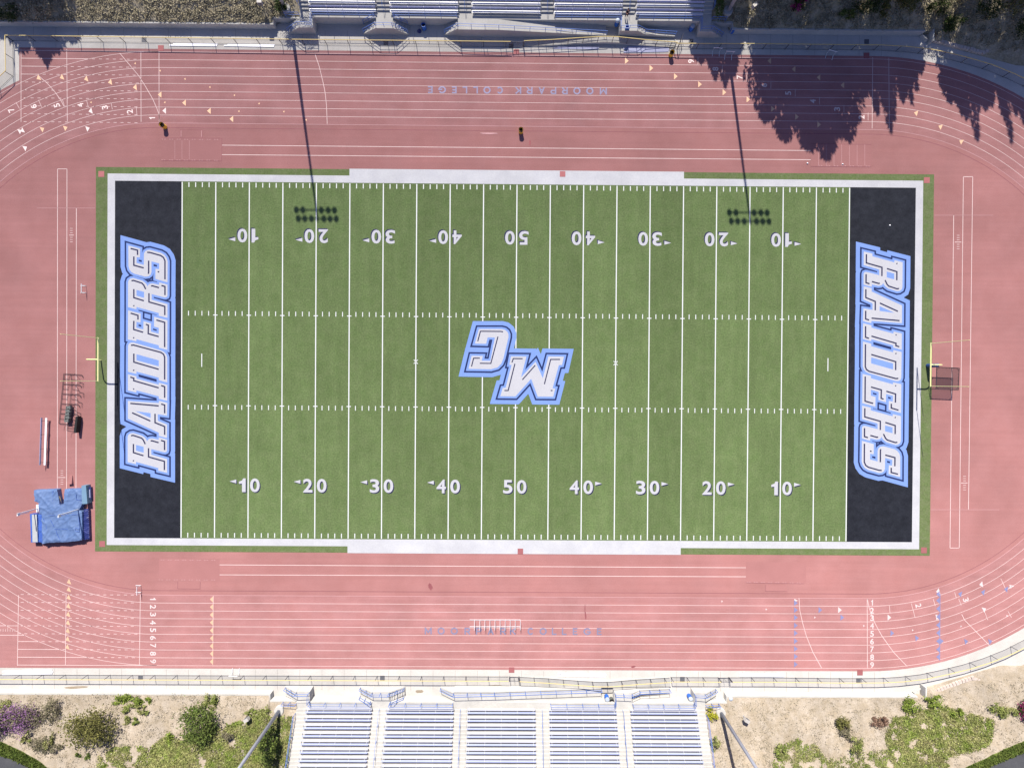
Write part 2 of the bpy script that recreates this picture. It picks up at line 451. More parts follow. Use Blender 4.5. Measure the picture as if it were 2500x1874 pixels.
ap = MB(); sheet(ap, [oval(46.8, 40)[:-1], [(-84, -47.2), (57.5, -47.2), (57.5, 47.2), (-84, 47.2)], [(-97, -47.2), (-83, -47.2), (-83, -30), (-97, -30)]], -.02)
struct(ap.build('concrete_apron', 'concrete'))
infield = MB().poly(oval(R0 + .2)[:-1], -.006)
infield_o = struct(infield.build('infield', 'infield'))
trk = MB()
oi, oo = oval(R0 - .02), oval(ROUT)
n_ = len(oi)
trk.add([(*p, 0) for p in oi] + [(*p, 0) for p in oo], [(i, n_ + i, n_ + i + 1, i + 1) for i in range(n_ - 1)])
# the straight is prolonged to the left at the foot and at the head of the picture
def chute(mb, x0, s):
    yo = .05 + s * ROUT
    pts = [(XL, yo)]
    for k in range(1, 60):
        a = math.pi / 2 + s * 0 + math.pi * k / 120
        x = XL + ROUT * math.cos(a); y = .05 + s * ROUT * math.sin(a)
        if x < x0: break
        pts.append((x, y))
    pts.append((x0, .05 + s * math.sqrt(max(0, ROUT ** 2 - min(ROUT, XL - x0) ** 2))))
    pts.append((x0, yo))
    for i in range(1, len(pts) - 1):
        a, b, c = pts[i], pts[i + 1], pts[-1]
    v = [(p[0], p[1], 0) for p in pts[:-1]] + [(p[0], yo, 0) for p in pts[:-1]]
    m = len(pts) - 1
    for i in range(m - 1):
        q = (i, i + 1, m + i + 1, m + i)
        mb.add([v[k] for k in q], [(0, 1, 2, 3)] if s < 0 else [(3, 2, 1, 0)])
chute(trk, -67.9, 1)
chute(trk, -91.0, -1)
track_o = struct(trk.build('running_track', 'track'))
TZ = .005                                    # height of paint on the track

for i in range(10):
    R = R0 + LW * i
    MB().strip(oval(R), .055, TZ).build('lane_line', 'linewhite' if i else 'thinwhite', track_o)
MB().strip(oval(R0 - .62), .06, TZ).build('kerb_seam', 'darkline', track_o)

def yline(i, s): return .05 + s * (R0 + LW * i)
# prolonged lanes: solid outside lane nine, dashed across the bend
def dashed(mb, x0, x1, y, z, w=.07, on=.42, off=.52):
    x = x0
    while x < x1:
        mb.strip([(x, y), (min(x + on, x1), y)], w, z); x += on + off
for s in (1, -1):
    m_ = MB(); d_ = MB()
    for i in range(0, 10):
        y = yline(i, s)
        if i == 9:
            m_.strip([(-67.9 if s > 0 else -68.0, y), (XL, y)], .075, TZ); continue
        dx = math.sqrt((R0 + LW * 9) ** 2 - (R0 + LW * i) ** 2)
        xs = XL - dx
        lo = -67.7 if s > 0 else -68.0
        if xs > lo: m_.strip([(lo, y), (xs, y)], .075, TZ)
        dashed(d_, max(lo, xs) + .4, -51.6, y, TZ)
    if s < 0:
        for yy in (-36.5, -37.8): m_.strip([(-90, yy), (-68.0 + (1.0 if yy < -37 else 0), yy)], .075, TZ)
        for k in range(7): m_.strip([(-70.3 + k * .32, -37.3), (-70.3 + k * .32, -36.95 if k != 3 else -36.7)], .05, TZ)
    m_.build('chute_line', 'linewhite', track_o); d_.build('dashed_line', 'linewhite', track_o)

def tr(fn, pts): return [fn(*p) for p in pts]
cross_lines = [
  [P(51.5, 120), P(51.5, 298)], [P(163, 120), P(164.5, 296)], [P(344, 127), P(344.5, 298)], [P(388.3, 124), P(388.5, 298)],
  tr(Z1, [(1010, 450), (1090, 545), (1170, 640), (1230, 735), (1290, 840), (1325, 920), (1342, 970), (1344, 1028)]),
  tr(Z1, [(325, 640), (400, 705), (470, 785), (515, 850), (540, 900)]),
  tr(Z2, [(516, 460), (550, 560), (582, 690), (600, 780), (612, 890), (618, 1045)]),
  [Z4(935, 485), Z4(930, 1085)], [Z4(1070, 490), Z4(1075, 1090)],
  [B1(157, 200), B1(147, 795)], [B1(558, 190), B1(552, 790)], [B1(1184, 195), B1(1176, 790)], [B1(1799, 205), B1(1795, 788)],
  tr(B4, [(313, 225), (320, 330), (345, 440), (375, 545), (430, 680), (505, 815)]),
  tr(B4, [(888, 230), (890, 815)]),
  tr(B4, [(889, 230), (905, 310), (950, 430), (1010, 540), (1110, 680), (1225, 800)]),
  tr(B4, [(1685, 360), (1710, 410), (1780, 480), (1920, 625)]),
]
m_ = MB()
for c in cross_lines: m_.strip(c, .075, TZ + .003)
short = [(Z1, (135, 865), (165, 918)), (Z1, (325, 845), (352, 905)), (Z1, (527, 840), (545, 900)), (Z1, (730, 845), (745, 905)),
         (Z1, (938, 868), (948, 925)), (Z1, (1150, 905), (1155, 970)), (Z3, (1603, 485), (1603, 545)), (Z3, (1808, 550), (1808, 612)),
         (Z3, (2015, 615), (2015, 680)), (Z4, (76, 685), (76, 748)), (Z4, (281, 752), (281, 815)), (Z4, (486, 820), (486, 882)),
         (Z4, (692, 887), (692, 950)), (Z4, (896, 952), (896, 1017)), (B4, (1076, 290), (1080, 350)), (B4, (1260, 268), (1292, 390)),
         (B4, (1445, 232), (1462, 290)), (B4, (1625, 175), (1640, 225)), (B4, (1660, 230), (1682, 288)), (B4, (2015, 60), (2070, 180)),
         (B4, (1880, 345), (1905, 410)), (B4, (2075, 335), (2105, 388)), (B4, (1475, 360), (1492, 412))]
for fn, a, b in short: m_.strip([fn(*a), fn(*b)], .06, TZ + .003)
m_.build('start_line', 'linewhite', track_o)
MB().strip([B4(1503, 190), B4(1500, 750)], .09, TZ + .003).build('start_line', 'blue_mark', track_o)

_mk = [0]
def tri_mark(c, ang, col, w=.86, h=.50):
    """painted triangle pointing along ang"""
    ca, sa = math.cos(ang), math.sin(ang)
    _mk[0] += 3
    pts = [(h * .6, 0), (-h * .4, w / 2), (-h * .4, -w / 2)]
    MB().poly([(c.x + x * ca - y * sa, c.y + x * sa + y * ca) for x, y in pts], TZ + .006 + .0012 * (_mk[0] % 7)).build('exchange_mark', col, track_o)
PI = math.pi
marks = []
for x, y, a in ((325, 660, 2.6), (522, 655, 2.75), (727, 668, 2.85), (930, 695, 2.95), (1140, 738, 3.05), (1350, 800, PI), (1555, 868, PI), (1765, 937, PI), (1955, 1005, PI)):
    marks.append((Z1(x, y), -a if a < PI else PI, 'peach', .86, .5))
for x, y in ((1388, 935),): marks.append((Z1(x, y), PI, 'markwhite', .86, .5))
marks += [(Z1(765, 938), -2.9, 'markwhite', .86, .5), (Z1(358, 1090), .5, 'peach', .8, .5), (Z1(553, 1080), .4, 'peach', .8, .5),
          (Z1(740, 1085), .35, 'markwhite', .8, .5), (Z1(213, 1248), .55, 'markwhite', .85, .5), (Z1(168, 1107), .5, 'markwhite', .8, .45), (Z1(190, 1103), .5 - PI, 'markwhite', .8, .45)]
for x, y in ((1140, 537), (1350, 598), (1560, 668), (1770, 737), (1977, 805), (2015, 940), (1390, 865), (768, 865)): marks.append((Z1(x, y), PI, 'peach', .3, .22))
for x, y in ((43, 875), (252, 943), (440, 1012)): marks.append((Z2(x, y), PI, 'peach', .3, .22))
for x, y in ((1000, 515), (1207, 577), (1413, 646), (1617, 713), (1823, 780), (2025, 840)): marks.append((Z3(x, y), 0, 'peach', .86, .5))
for x, y in ((65, 515), (270, 585), (480, 655), (682, 720)): marks.append((Z4(x, y), PI, 'peach', .86, .5))
for x, y in ((90, 920), (293, 987), (480, 1052)): marks.append((Z4(x, y), 0, 'peach', .86, .5))
for x, y, a in ((1300, 955, 2.9), (1505, 1070, 2.75), (1680, 1195, 2.65)): marks.append((Z4(x, y), a, 'peach', .8, .5))
for y in (235, 300, 365, 430, 497, 563, 628, 693, 760): marks.append((B1(1787, y), PI, 'peach', .86, .45))
for i, y in enumerate((90, 155, 222, 295, 365, 435, 503, 573, 640)): marks.append((B1(581 - i * 1.6, y), 3.14 + .35, 'peach', .82, .5))
marks.append((B4(285, 245), 0, 'markwhite', .5, .5))
for y in (266, 325, 388, 455, 520, 587, 652, 717, 783): marks.append((B4(284, y), 0, 'blue_mark', .80, .5))
for x, y, a in ((490, 325, 0), (675, 388, 0), (1097, 520, 0), (1307, 562, .1), (1515, 587, .1), (1722, 590, .2), (1925, 590, .25), (1672, 190, 2.9), (1865, 175, 2.95), (2060, 150, 3.0)):
    marks.append((B4(x, y), a, 'blue_mark', .84, .5))
for y in (190, 245, 315, 382, 452, 518, 587, 657, 720): marks.append((B4(1487, y), PI, 'blue_mark', .84, .48))
for x, y, a in ((655, 325, 0), (1072, 388, 0), (1850, 110, 3.3), (1875, 320, .5), (1486, 168, 3.4), (1480, 385, .2)): marks.append((B4(x, y), a, 'markwhite', .86, .5))
for x, y in ((447, 388), (37, 320), (860, 458), (1272, 495), (1680, 463), (2068, 373)): marks.append((B4(x, y), 0, 'markwhite', .3, .22))
for x, y in ((1806, 252),): marks.append((B3(x, y), 0, 'markwhite', .3, .22))
for a in marks: tri_mark(*a)

def lane_no(ch, c, ang, h=.82, w=.52):
    m_ = MB(); put_glyph(m_, ch, c, w * (.5 if ch == '1' else 1), h, ang, TZ + .006, .02)
    m_.build('lane_number', 'markwhite', track_o)
for ch, x, y, a in (('7', 95, 930, 2.05), ('6', 285, 900, 1.98), ('5', 480, 890, 1.9), ('4', 680, 888, 1.85), ('3', 885, 908, 1.75), ('2', 1095, 942, 1.68), ('1', 1283, 998, 1.58)):
    lane_no(ch, Z1(x, y), a)
for ch, x, y in (('9', 1545, 518), ('8', 1750, 583), ('7', 1955, 652)): lane_no(ch, Z3(x, y), PI / 2)
for ch, x, y in (('6', 18, 720), ('5', 222, 787), ('4', 430, 855), ('3', 635, 921), ('2', 840, 989)): lane_no(ch, Z4(x, y), PI / 2)
for k, y in enumerate((232, 298, 362, 430, 494, 560, 625, 692, 757)): lane_no(str(k + 1), B1(1291, y), -PI / 2, .82, .56)
for k, y in enumerate((262, 330, 392, 458, 525, 590, 655, 722, 788)): lane_no(str(k + 1), B4(929, y), 0, .80, .52)
for ch, x, y, a in (('2', 1320, 288, -1.35), ('3', 1720, 238, -1.25), ('4', 2100, 125, -1.15)): lane_no(ch, B4(x, y), a)

low = [('M', 1045.5), ('O', 1077), ('O', 1109), ('R', 1141), ('P', 1169), ('A', 1198), ('R', 1228), ('K', 1252), ('C', 1295), ('O', 1326), ('L', 1353), ('L', 1377.5), ('E', 1404), ('G', 1433), ('E', 1463)]
m_ = MB()
for ch, u in low: put_stroke(m_, ch, P(u, 1539.2 + (u - 1045) * .0035), .98 if ch in 'MOG' else .80 if ch not in 'EL' else .66, .96, 0, TZ + .006, .19)
m_.build('track_lettering', 'lettering', track_o)
top = [('M', 1473), ('O', 1440), ('O', 1408.5), ('R', 1379), ('P', 1351), ('A', 1322.5), ('R', 1293), ('K', 1265.5), ('C', 1220.6), ('O', 1189), ('L', 1161), ('L', 1135), ('E', 1109), ('G', 1080), ('E', 1050.5)]
m_ = MB()
for ch, u in top: put_stroke(m_, ch, P(u, 219.3 + (u - 1050) * .0085), .98 if ch in 'MOG' else .80 if ch not in 'EL' else .66, .96, PI, TZ + .006, .19)
m_.build('track_lettering', 'lettering', track_o)

# runways and pits inside the oval
IZ = .002
m_ = MB()
for a, b in ((Z1(1870, 1225), P(1980, 367.8)), (Z1(1870, 1305), P(1980, 390.2)), (P(536, 1378), P(1821, 1385)), (P(536, 1402.3), P(1821, 1407)),
             (P(140.5, 412.5), P(140, 1198)), (P(163.5, 412.5), P(162.5, 1198)), (P(140.5, 412.5), P(163.5, 412.5)), (P(186.5, 508), P(185.5, 1198)),
             (P(2352, 431.7), P(2341.9, 1337)), (P(2374.8, 431.7), P(2364.4, 1243.5)), (P(2352, 431.7), P(2374.8, 431.7)), (P(2328.3, 525), P(2319.3, 1337)), (P(2319.3, 1337), P(2341.9, 1337)),
             (P(169, 574), P(180, 574)), (P(142, 1165), P(160, 1165)), (P(2331, 591), P(2347, 591)), (P(2346, 1178.5), P(2362, 1178.5))):
    m_.strip([a, b], .085, IZ)
for k in (-3, -2, -1, 1, 2, 3):
    for u, v in ((174, 574), (151, 1165), (2339, 591), (2354.5, 1178.5)):
        m_.strip([P(u - 3, v + k * 5.5), P(u + 3.5, v + k * 5.5)], .06, IZ)
m_.build('runway_line', 'linewhite', infield_o)
m_ = MB()
for a, b in ((P(90, 508), P(232, 508)), (P(2281, 525.5), P(2425, 525.5)), (P(2272, 1243.5), P(2440, 1243.5)), (P(160, 1243), P(232, 1243))): m_.strip([a, b], .04, IZ)
def dash2(a, b, k):
    for i in range(k):
        if i % 3 != 2: m_.strip([a.lerp(b, i / k), a.lerp(b, (i + .55) / k)], .05, .008)
dash2(Z1(1365, 1175), Z1(1870, 1178), 24); dash2(Z1(1362, 1350), Z1(1868, 1353), 24); dash2(P(392, 1366), P(534, 1367), 24)
dash2(B1(1340, 70), B1(1845, 72), 24); dash2(P(1823, 1420), P(1963, 1422), 24); dash2(Z4(475, 1397), Z4(920, 1403), 20)
for k in range(7): m_.strip([Z4(478 + k * 65, 1220), Z4(478 + k * 65, 1398)], .035, .008)
for x in (1475, 1535, 1597): m_.strip([Z1(x, 1185), Z1(x, 1345)], .03, .008)
for x in (1527, 1700): m_.strip([Z1(x, 1102), Z1(x, 1155)], .05, .008)
m_.build('faint_line', 'thinwhite', infield_o)
m_ = MB()
for q in ([Z1(1365, 1165), Z1(1872, 1168), Z1(1870, 1357), Z1(1360, 1353)], [Z4(415, 1213), Z4(925, 1220), Z4(922, 1407), Z4(412, 1402)],
          [P(388, 1362), P(536, 1364), P(536, 1417), P(388, 1415)], [P(1821, 1371), P(1968, 1373), P(1968, 1424), P(1821, 1421)],
          [Z1(1522, 1095), Z1(1710, 1098), Z1(1708, 1165), Z1(1520, 1163)], [B1(1500, 85), B1(1690, 88), B1(1688, 148), B1(1498, 145)], [P(1870, 1427), P(1921, 1428), P(1920, 1443), P(1869, 1442)]):
    m_.poly(q, .002)
m_.build('pit_cover', 'patch', infield_o)
m_ = MB()
for q in ([Z1(1365, 1164), Z1(1872, 1167)], [Z1(1872, 1165), Z1(1870, 1357)], [Z1(1360, 1356), Z1(1870, 1359)], [Z4(415, 1214), Z4(925, 1219)], [Z4(412, 1404), Z4(922, 1409)],
          [Z1(1520, 1097), Z1(1520, 1163)], [Z1(1710, 1097), Z1(1708, 1165)], [Z1(1522, 1096), Z1(1710, 1098)], [B1(1500, 85), B1(1498, 145)], [B1(1690, 88), B1(1688, 148)],
          [B1(1690, 149), B1(1498, 146)], [P(1869, 1427), P(1869, 1443)], [P(1921, 1443), P(1869, 1442)], [P(1963, 1424), P(1821, 1421.5)]):
    m_.strip(q, .045, .009)
m_.build('pit_seam', 'darkline', infield_o)
# worn blotches with a shape of their own
def blot(fn, x, y, rx, ry, rot, col='stain', par=None, z=.0085):
    c = fn(x, y); n = 18; q = []
    for k in range(n):
        a = 2 * PI * k / n; j = 1 + .35 * (rng.random() - .5)
        lx, ly = rx * j * math.cos(a), ry * j * math.sin(a)
        q.append((c.x + lx * math.cos(rot) - ly * math.sin(rot), c.y + lx * math.sin(rot) + ly * math.cos(rot)))
    return MB().poly(q, z).build('stain', col, par or track_o)
for a in ((B2, 1487, 128, .28, .50, .3), (B3, 650, 312, .06, .62, 0), (B3, 655, 372, .10, .55, .1), (B3, 1058, 803, .35, .12, .1), (Z3, 185, 1205, .12, .4, 0), (Z2, 1980, 1126, 1.2, .10, 0)):
    blot(*a, col='thinwhite' if a[2] == 1126 else 'stain')

# ================================================================== FOOTBALL FIELD
FX0, FX1, FY = -57.46, 57.36, 26.24
turf = struct(MB().rect(FX0, FX1, -FY, FY, .004).build('football_field', 'turf'))
turf_e = MB()
for x0, x1, y0, y1 in ((FX0, FX1, 25.36, FY), (FX0, FX1, -FY, -25.36), (FX0, -55.87, -25.36, 25.36), (55.87, FX1, -25.36, 25.36)): turf_e.rect(x0, x1, y0, y1, .008)
turf_e.build('turf_margin', 'turf_edge', turf)
bd = MB()
for x0, x1, y0, y1 in ((-55.87, 55.87, 24.385, 25.36), (-55.87, 55.87, -25.36, -24.385), (-55.87, -54.86, -24.385, 24.385), (54.86, 55.87, -24.385, 24.385)): bd.rect(x0, x1, y0, y1, .012)
bd.rect(-22.93, 22.9, 25.36, 26.30, .012); bd.rect(-22.93, 22.9, -26.30, -25.36, .012)
bd.build('white_border', 'turf_white', turf)
for s in (1, -1):
    MB().rect(s * 45.83, s * 54.86, -24.385, 24.385, .008).build('end_zone', 'turf_black', turf)
for k in range(-10, 11):
    x = k * 4.572
    MB().rect(x - .07, x + .07, -24.30, 24.30, .012).build('yard_line', 'turf_line', turf)
h_ = MB(); s_ = MB(); c_ = MB()
for k in range(-49, 50):
    x = k * .9144
    if k % 5 == 0:
        for s in (1, -1): c_.rect(x - .30, x - .075, s * 6.13, s * 6.25, .016); c_.rect(x + .075, x + .30, s * 6.13, s * 6.25, .016)
        continue
    for s in (1, -1):
        h_.rect(x - .055, x + .055, s * 6.10, s * 6.74, .012)
        s_.rect(x - .06, x + .06, s * 23.62, s * 24.26, .012)
h_.build('hash_mark', 'turf_line', turf); s_.build('sideline_mark', 'turf_line', turf); c_.build('hash_cross', 'turf_line', turf)
for s in (1, -1):
    MB().rect(s * (45.72 - 2.80), s * (45.72 - 2.68), -.9, .9, .012).build('conversion_mark', 'turf_line', turf)
    m_ = MB()
    for q in ((-.28, -.28, .28, .28), (-.28, .28, .28, -.28)):
        m_.strip([(s * 13.716 + q[0], q[1]), (s * 13.716 + q[2], q[3])], .09, .018)
    m_.build('kicking_cross', 'turf_line', turf)

def yard_number(X, s):
    """s = 1 reads from the foot of the picture, -1 turned half round"""
    yd = 50 - round(abs(X) / .9144)
    ang = 0 if s > 0 else PI
    def w(lx, ly): return (X + s * lx, s * (-17.06 + ly))
    parts = []
    tens = str(yd // 10)
    w1 = .92 if tens == '1' else 1.29
    parts.append((tens, -.34 - w1 / 2, w1)); parts.append(('0', .26 + .66, 1.32))
    face, shade = MB(), MB()
    for dx, dy, mb, z in ((.13, -.13, shade, .014), (0, 0, face, .018)):
        for ch, lx, ww in parts: put_glyph(mb, ch, w(lx + dx, dy), ww, 1.88, ang, z, .022)
        if X:
            sg = (1 if X > 0 else -1) * s
            b = (-.34 - w1 - .37) if sg < 0 else (.26 + 1.32 + .30)
            mb.poly([w(b + dx, .52 + .26 + dy), w(b + dx, .52 - .26 + dy), w(b + sg * .92 + dx, .52 + dy)], z)
    o = face.build('yard_number', 'turf_face', turf); shade.build('number_shadow', 'pin', o)
for k in range(-4, 5):
    yard_number(k * 9.144, 1); yard_number(k * 9.144, -1)

# ---- end zone and midfield lettering, traced glyph by glyph
def cv(p0, pts): return pts
G = {}
G['S'] = (0, [(465, 545), (865, 655), (855, 955), (745, 935), (740, 1130), (985, 1200), (990, 830), (1025, 745), (1095, 700), (1190, 690), (1560, 790), (1680, 860), (1755, 965), (1790, 1080), (1785, 1785), (1378, 1672), (1380, 1325), (1500, 1345), (1505, 1150), (1245, 1080), (1245, 1440), (1220, 1525), (1150, 1580), (1040, 1597), (660, 1495), (570, 1440), (500, 1350), (467, 1230)], [],
   [[(540, 645), (775, 705), (775, 865)], [(650, 915), (650, 1210), (985, 1300)], [(1100, 775), (1190, 780), (1560, 885), (1650, 950), (1700, 1060), (1700, 1685)], [(1150, 1055), (1150, 1440), (1140, 1500)], [(1455, 1420), (1505, 1440)]])
Rw = [(455, 1240), (455, 400), (480, 320), (555, 270), (640, 260), (940, 350), (1035, 420), (1085, 480), (1112, 540), (1145, 480), (1200, 450), (1280, 440), (1500, 487), (1505, 405), (1785, 480), (1785, 840), (1770, 890), (1720, 912), (1660, 905), (1250, 800), (1255, 990), (1785, 1140), (1785, 1600), (1490, 1530), (1490, 1440), (740, 1235), (735, 1310)]
Rh = [[(740, 660), (995, 725), (995, 925), (740, 855)]]
Rp = [[(570, 352), (640, 340), (920, 430), (980, 490), (1050, 635)], [(650, 630), (650, 920), (990, 1025)], [(1230, 530), (1270, 520), (1500, 585)], [(1580, 510), (1700, 545), (1700, 835)], [(1160, 770), (1160, 1065), (1695, 1215), (1695, 1510)], [(635, 1185), (665, 1205)]]
G['R'] = (1382, Rw, Rh, Rp)
G['E'] = (2764, [(450, 945), (455, -37), (880, 75), (875, 380), (740, 350), (735, 550), (970, 610), (975, 330), (1230, 405), (1225, 680), (1490, 755), (1490, 555), (1330, 510), (1335, 180), (1785, 300), (1780, 1295), (1495, 1225), (1490, 1145), (740, 940), (735, 1008)], [],
   [[(540, 60), (790, 135), (790, 280)], [(650, 320), (645, 610), (965, 705)], [(1055, 435), (1140, 465), (1135, 750), (1490, 850)], [(1410, 290), (1690, 370), (1690, 1205)], [(630, 880), (660, 900)]])
G['D'] = (4146, [(450, 655), (455, -215), (480, -290), (550, -330), (640, -332), (1540, -75), (1660, -20), (1740, 60), (1778, 170), (1778, 1012), (1490, 935), (1490, 850), (740, 645), (735, 722)], [[(740, 60), (1490, 270), (1490, 470), (740, 265)]],
   [[(555, -240), (640, -248), (1560, 0), (1650, 60), (1690, 160), (1690, 915)], [(650, 40), (650, 325), (1490, 570)], [(630, 590), (660, 615)]])
G['I'] = (4146, [(450, 733), (738, 803), (740, 880), (1490, 1088), (1495, 1020), (1780, 1095), (1776, 1630), (1490, 1560), (1490, 1480), (740, 1280), (732, 1352), (450, 1280)], [],
   [[(530, 830), (650, 870), (645, 950), (1490, 1195)], [(1570, 1115), (1690, 1155), (1690, 1530)], [(630, 1225), (660, 1245)]])
G['A'] = (5528, [(450, 250), (1490, 325), (1500, 250), (1780, 320), (1768, 748), (1455, 700), (1460, 920), (1772, 1050), (1767, 1502), (1490, 1430), (1490, 1320), (450, 850)], [[(700, 595), (1215, 665), (1215, 825)]],
   [[(530, 335), (1490, 420)], [(590, 650), (1210, 930)], [(1365, 685), (1365, 985), (1690, 1115), (1690, 1395)], [(1570, 355), (1690, 390), (1690, 670)]])
G['R1'] = (6910 - 310, [(x - 14, y) for x, y in Rw], [[(x - 14, y) for x, y in Rh[0]]], [[(x - 14, y) for x, y in q] for q in Rp])
D1, D2, D3 = .285, .515, 1.08
def build_mark(name, fn, glyphs, pin_w, parent, z=.012):
    polys = [[fn(*p) for p in q] for q, hs, ps in glyphs]
    holes = [[fn(*p) for p in h] for q, hs, ps in glyphs for h in hs]
    pins = [[fn(*p) for p in l] for q, hs, ps in glyphs for l in ps]
    m_ = MB(); sheet(m_, grow(polys, D3), z); base = m_.build(name, 'turf_blue', parent)
    m_ = MB(); sheet(m_, grow(polys, D2), z + .004); m_.build('navy_outline', 'turf_navy', base)
    m_ = MB(); sheet(m_, grow(polys, D1), z + .008); m_.build('blue_inline', 'turf_blue', base)
    m_ = MB(); sheet(m_, polys, z + .012, holes); m_.build('letter_face', 'turf_face', base)
    m_ = MB()
    for l in pins: m_.strip(l, pin_w, z + .016)
    m_.build('pinstripe', 'pin', base)
def left_fn(x, y):
    q = P(280 + x / 13.819, 560 + y / 13.819); return (q.x, q.y)
cl = P(362.2, 876.2); cr = P(2151.8, 890.0)
def right_fn(x, y):
    a, b = left_fn(x, y); return (cr.x - (a - cl.x), cr.y - (b - cl.y))
for fn in (left_fn, right_fn):
    gl = []
    for k, (oy, w, hs, ps) in G.items():
        gl.append(([(x, y + oy) for x, y in w], [[(x, y + oy) for x, y in h] for h in hs], [[(x, y + oy) for x, y in l] for l in ps]))
    build_mark('end_zone_lettering', fn, gl, .19, turf)
def mc_fn(x, y):
    q = P(1090 + x / 6.506, 760 + y / 6.506); return (q.x, q.y)
mc = [([(515, 280), (880, 280), (930, 292), (965, 320), (985, 365), (985, 410), (905, 745), (870, 830), (810, 890), (710, 918), (350, 912), (400, 705), (578, 708), (560, 783), (697, 785), (770, 415), (655, 413), (630, 515), (452, 510)], [],
       [[(497, 475), (540, 315), (865, 318), (900, 325)], [(818, 400), (705, 825), (530, 823)], [(398, 875), (432, 742), (530, 742)]]),
      ([(1025, 712), (1270, 715), (1185, 1045), (1415, 800), (1530, 1060), (1620, 715), (1865, 718), (1835, 852), (1785, 852), (1685, 1220), (1728, 1222), (1695, 1354), (1450, 1352), (1345, 1070), (1095, 1348), (855, 1345), (893, 1215), (940, 1212), (1035, 850), (998, 848)], [],
       [[(1040, 812), (1062, 748), (1210, 750)], [(1087, 830), (980, 1255), (920, 1255)], [(1205, 1085), (1410, 855)], [(1555, 1155), (1655, 762), (1805, 762)], [(1655, 1255), (1685, 1255)]])]
build_mark('midfield_logo', mc_fn, mc, .15, turf, .016)

# junction box lids let into turf and apron
lid_spots = [(247.5, 425, 'red lid set in the turf at the top left corner of the field'), (2262.5, 440, 'red lid set in the turf at the top right corner of the field'),
             (249.5, 1327, 'red lid set in the turf at the bottom left corner of the field'), (2255.5, 1342.5, 'red lid set in the turf at the bottom right corner of the field')]
for u, v, lb in lid_spots:
    c = P(u, v); s = .40
    o = MB().box(c.x - s, c.x + s, c.y - s, c.y + s, .0, .022).build('junction_lid', 'redcover'); tag(o, lb, 'lid', 'red junction box lids')
for u, v, lb in ((1373.5, 425, 'red lid notched into the white border on the top sideline'), (1270.5, 1345, 'red lid notched into the white border on the bottom sideline'),
                 (392.8, 118, 'red lid in the concrete edge at the top left of the track'), (2115.5, 136, 'shaded red lid in the concrete edge at the top right of the track'), (1260.5, 128, 'red lid in the concrete edge by the top gate'),
                 (1249, 1634, 'red lid in the concrete edge below the bottom straight'), (2099.5, 1640.5, 'red lid in the concrete edge below the lane numbers')):
    c = P(u, v); s = .38
    o = MB().box(c.x - s, c.x + s, c.y - s, c.y + s, -.05, .024).build('junction_lid', 'redcover'); tag(o, lb, 'lid', 'red junction box lids')
for u, v, lb in ((351.5, 98, 'grey drain grate behind the top fence near the left bend'), (942, 106, 'dark drain grate in the shade of a stair pod'), (1248, 113, 'dark drain grate beside the top gate'), (1687, 101, 'shaded drain grate right of the upper grandstand'),
                 (2116, 102, 'shaded drain grate on the concrete path at top right'), (343, 1653, 'grey drain grate inside the bottom fence at left'), (933.5, 1654, 'grey drain grate inside the bottom fence below the stair pod'), (1666, 1657, 'grey drain grate inside the bottom fence by the right gate'), (2096, 1660, 'grey drain grate inside the bottom fence below the red lid')):
    c = P(u, v); m_ = MB().box(c.x - .32, c.x + .32, c.y - .32, c.y + .32, -.05, .0)
    for k in range(7): m_.box(c.x - .28 + k * .085, c.x - .24 + k * .085, c.y - .28, c.y + .28, .0, .018)
    o = m_.build('drain_grate', 'grate'); tag(o, lb, 'drain', 'drain grates in the concrete')

# ================================================================== SLOPES, WALLS, GRANDSTANDS
S_TOP, S_BOT = 1, -1
DIAG = {1: [(56.5, 45.39), (56.9, 44.3), (68.5, 41.3), (75, 41.0), (120, 41.0)],
        -1: [(56.5, -45.39), (56.9, -44.5), (67.3, -41.4), (69.5, -41.4), (120, -41.4)]}
def toe(x, s):
    if x < -33.1: return 45.39
    if x < 29.1: return 46.25
    if x < 56.5: return 45.39
    d = DIAG[s]
    for (xa, ya), (xb, yb) in zip(d[:-1], d[1:]):
        if xa <= x <= xb: return abs(ya) + (abs(yb) - abs(ya)) * (x - xa) / (xb - xa)
    return 41.0
def hill_z(x, y):
    s = 1 if y > 0 else -1
    t = abs(y) - toe(x, s)
    if t < 0: return 0.0
    base = .93 if x < 56.5 else max(.06, .93 - (x - 56.5) * .5)
    z = base + .42 * min(t, 13) + .16 * max(0, min(t - 13, 14))
    k = min(1, t / .8)
    z += k * (.10 * noise.noise((x * .9, y * .9, 3.1)) + .05 * noise.noise((x * 2.6, y * 2.6, 8.0)))
    return z
def HP(u, v):
    z = 1.5
    for _ in range(14):
        q = P(u, v, z); z = .5 * z + .5 * hill_z(q.x, q.y)
    q = P(u, v, z); q.z = hill_z(q.x, q.y); return q
def zoomHP(ox, oy):
    return lambda x, y: HP(ox + x / KZ, oy + y / KZ)
HB1, HB2, HB3, HB4 = zoomHP(0, 1394), zoomHP(620, 1394), zoomHP(1240, 1394), zoomHP(1860, 1394)
HT1, HT2, HT3, HT4 = zoomHP(0, 0), zoomHP(620, 0), zoomHP(1240, 0), zoomHP(1860, 0)

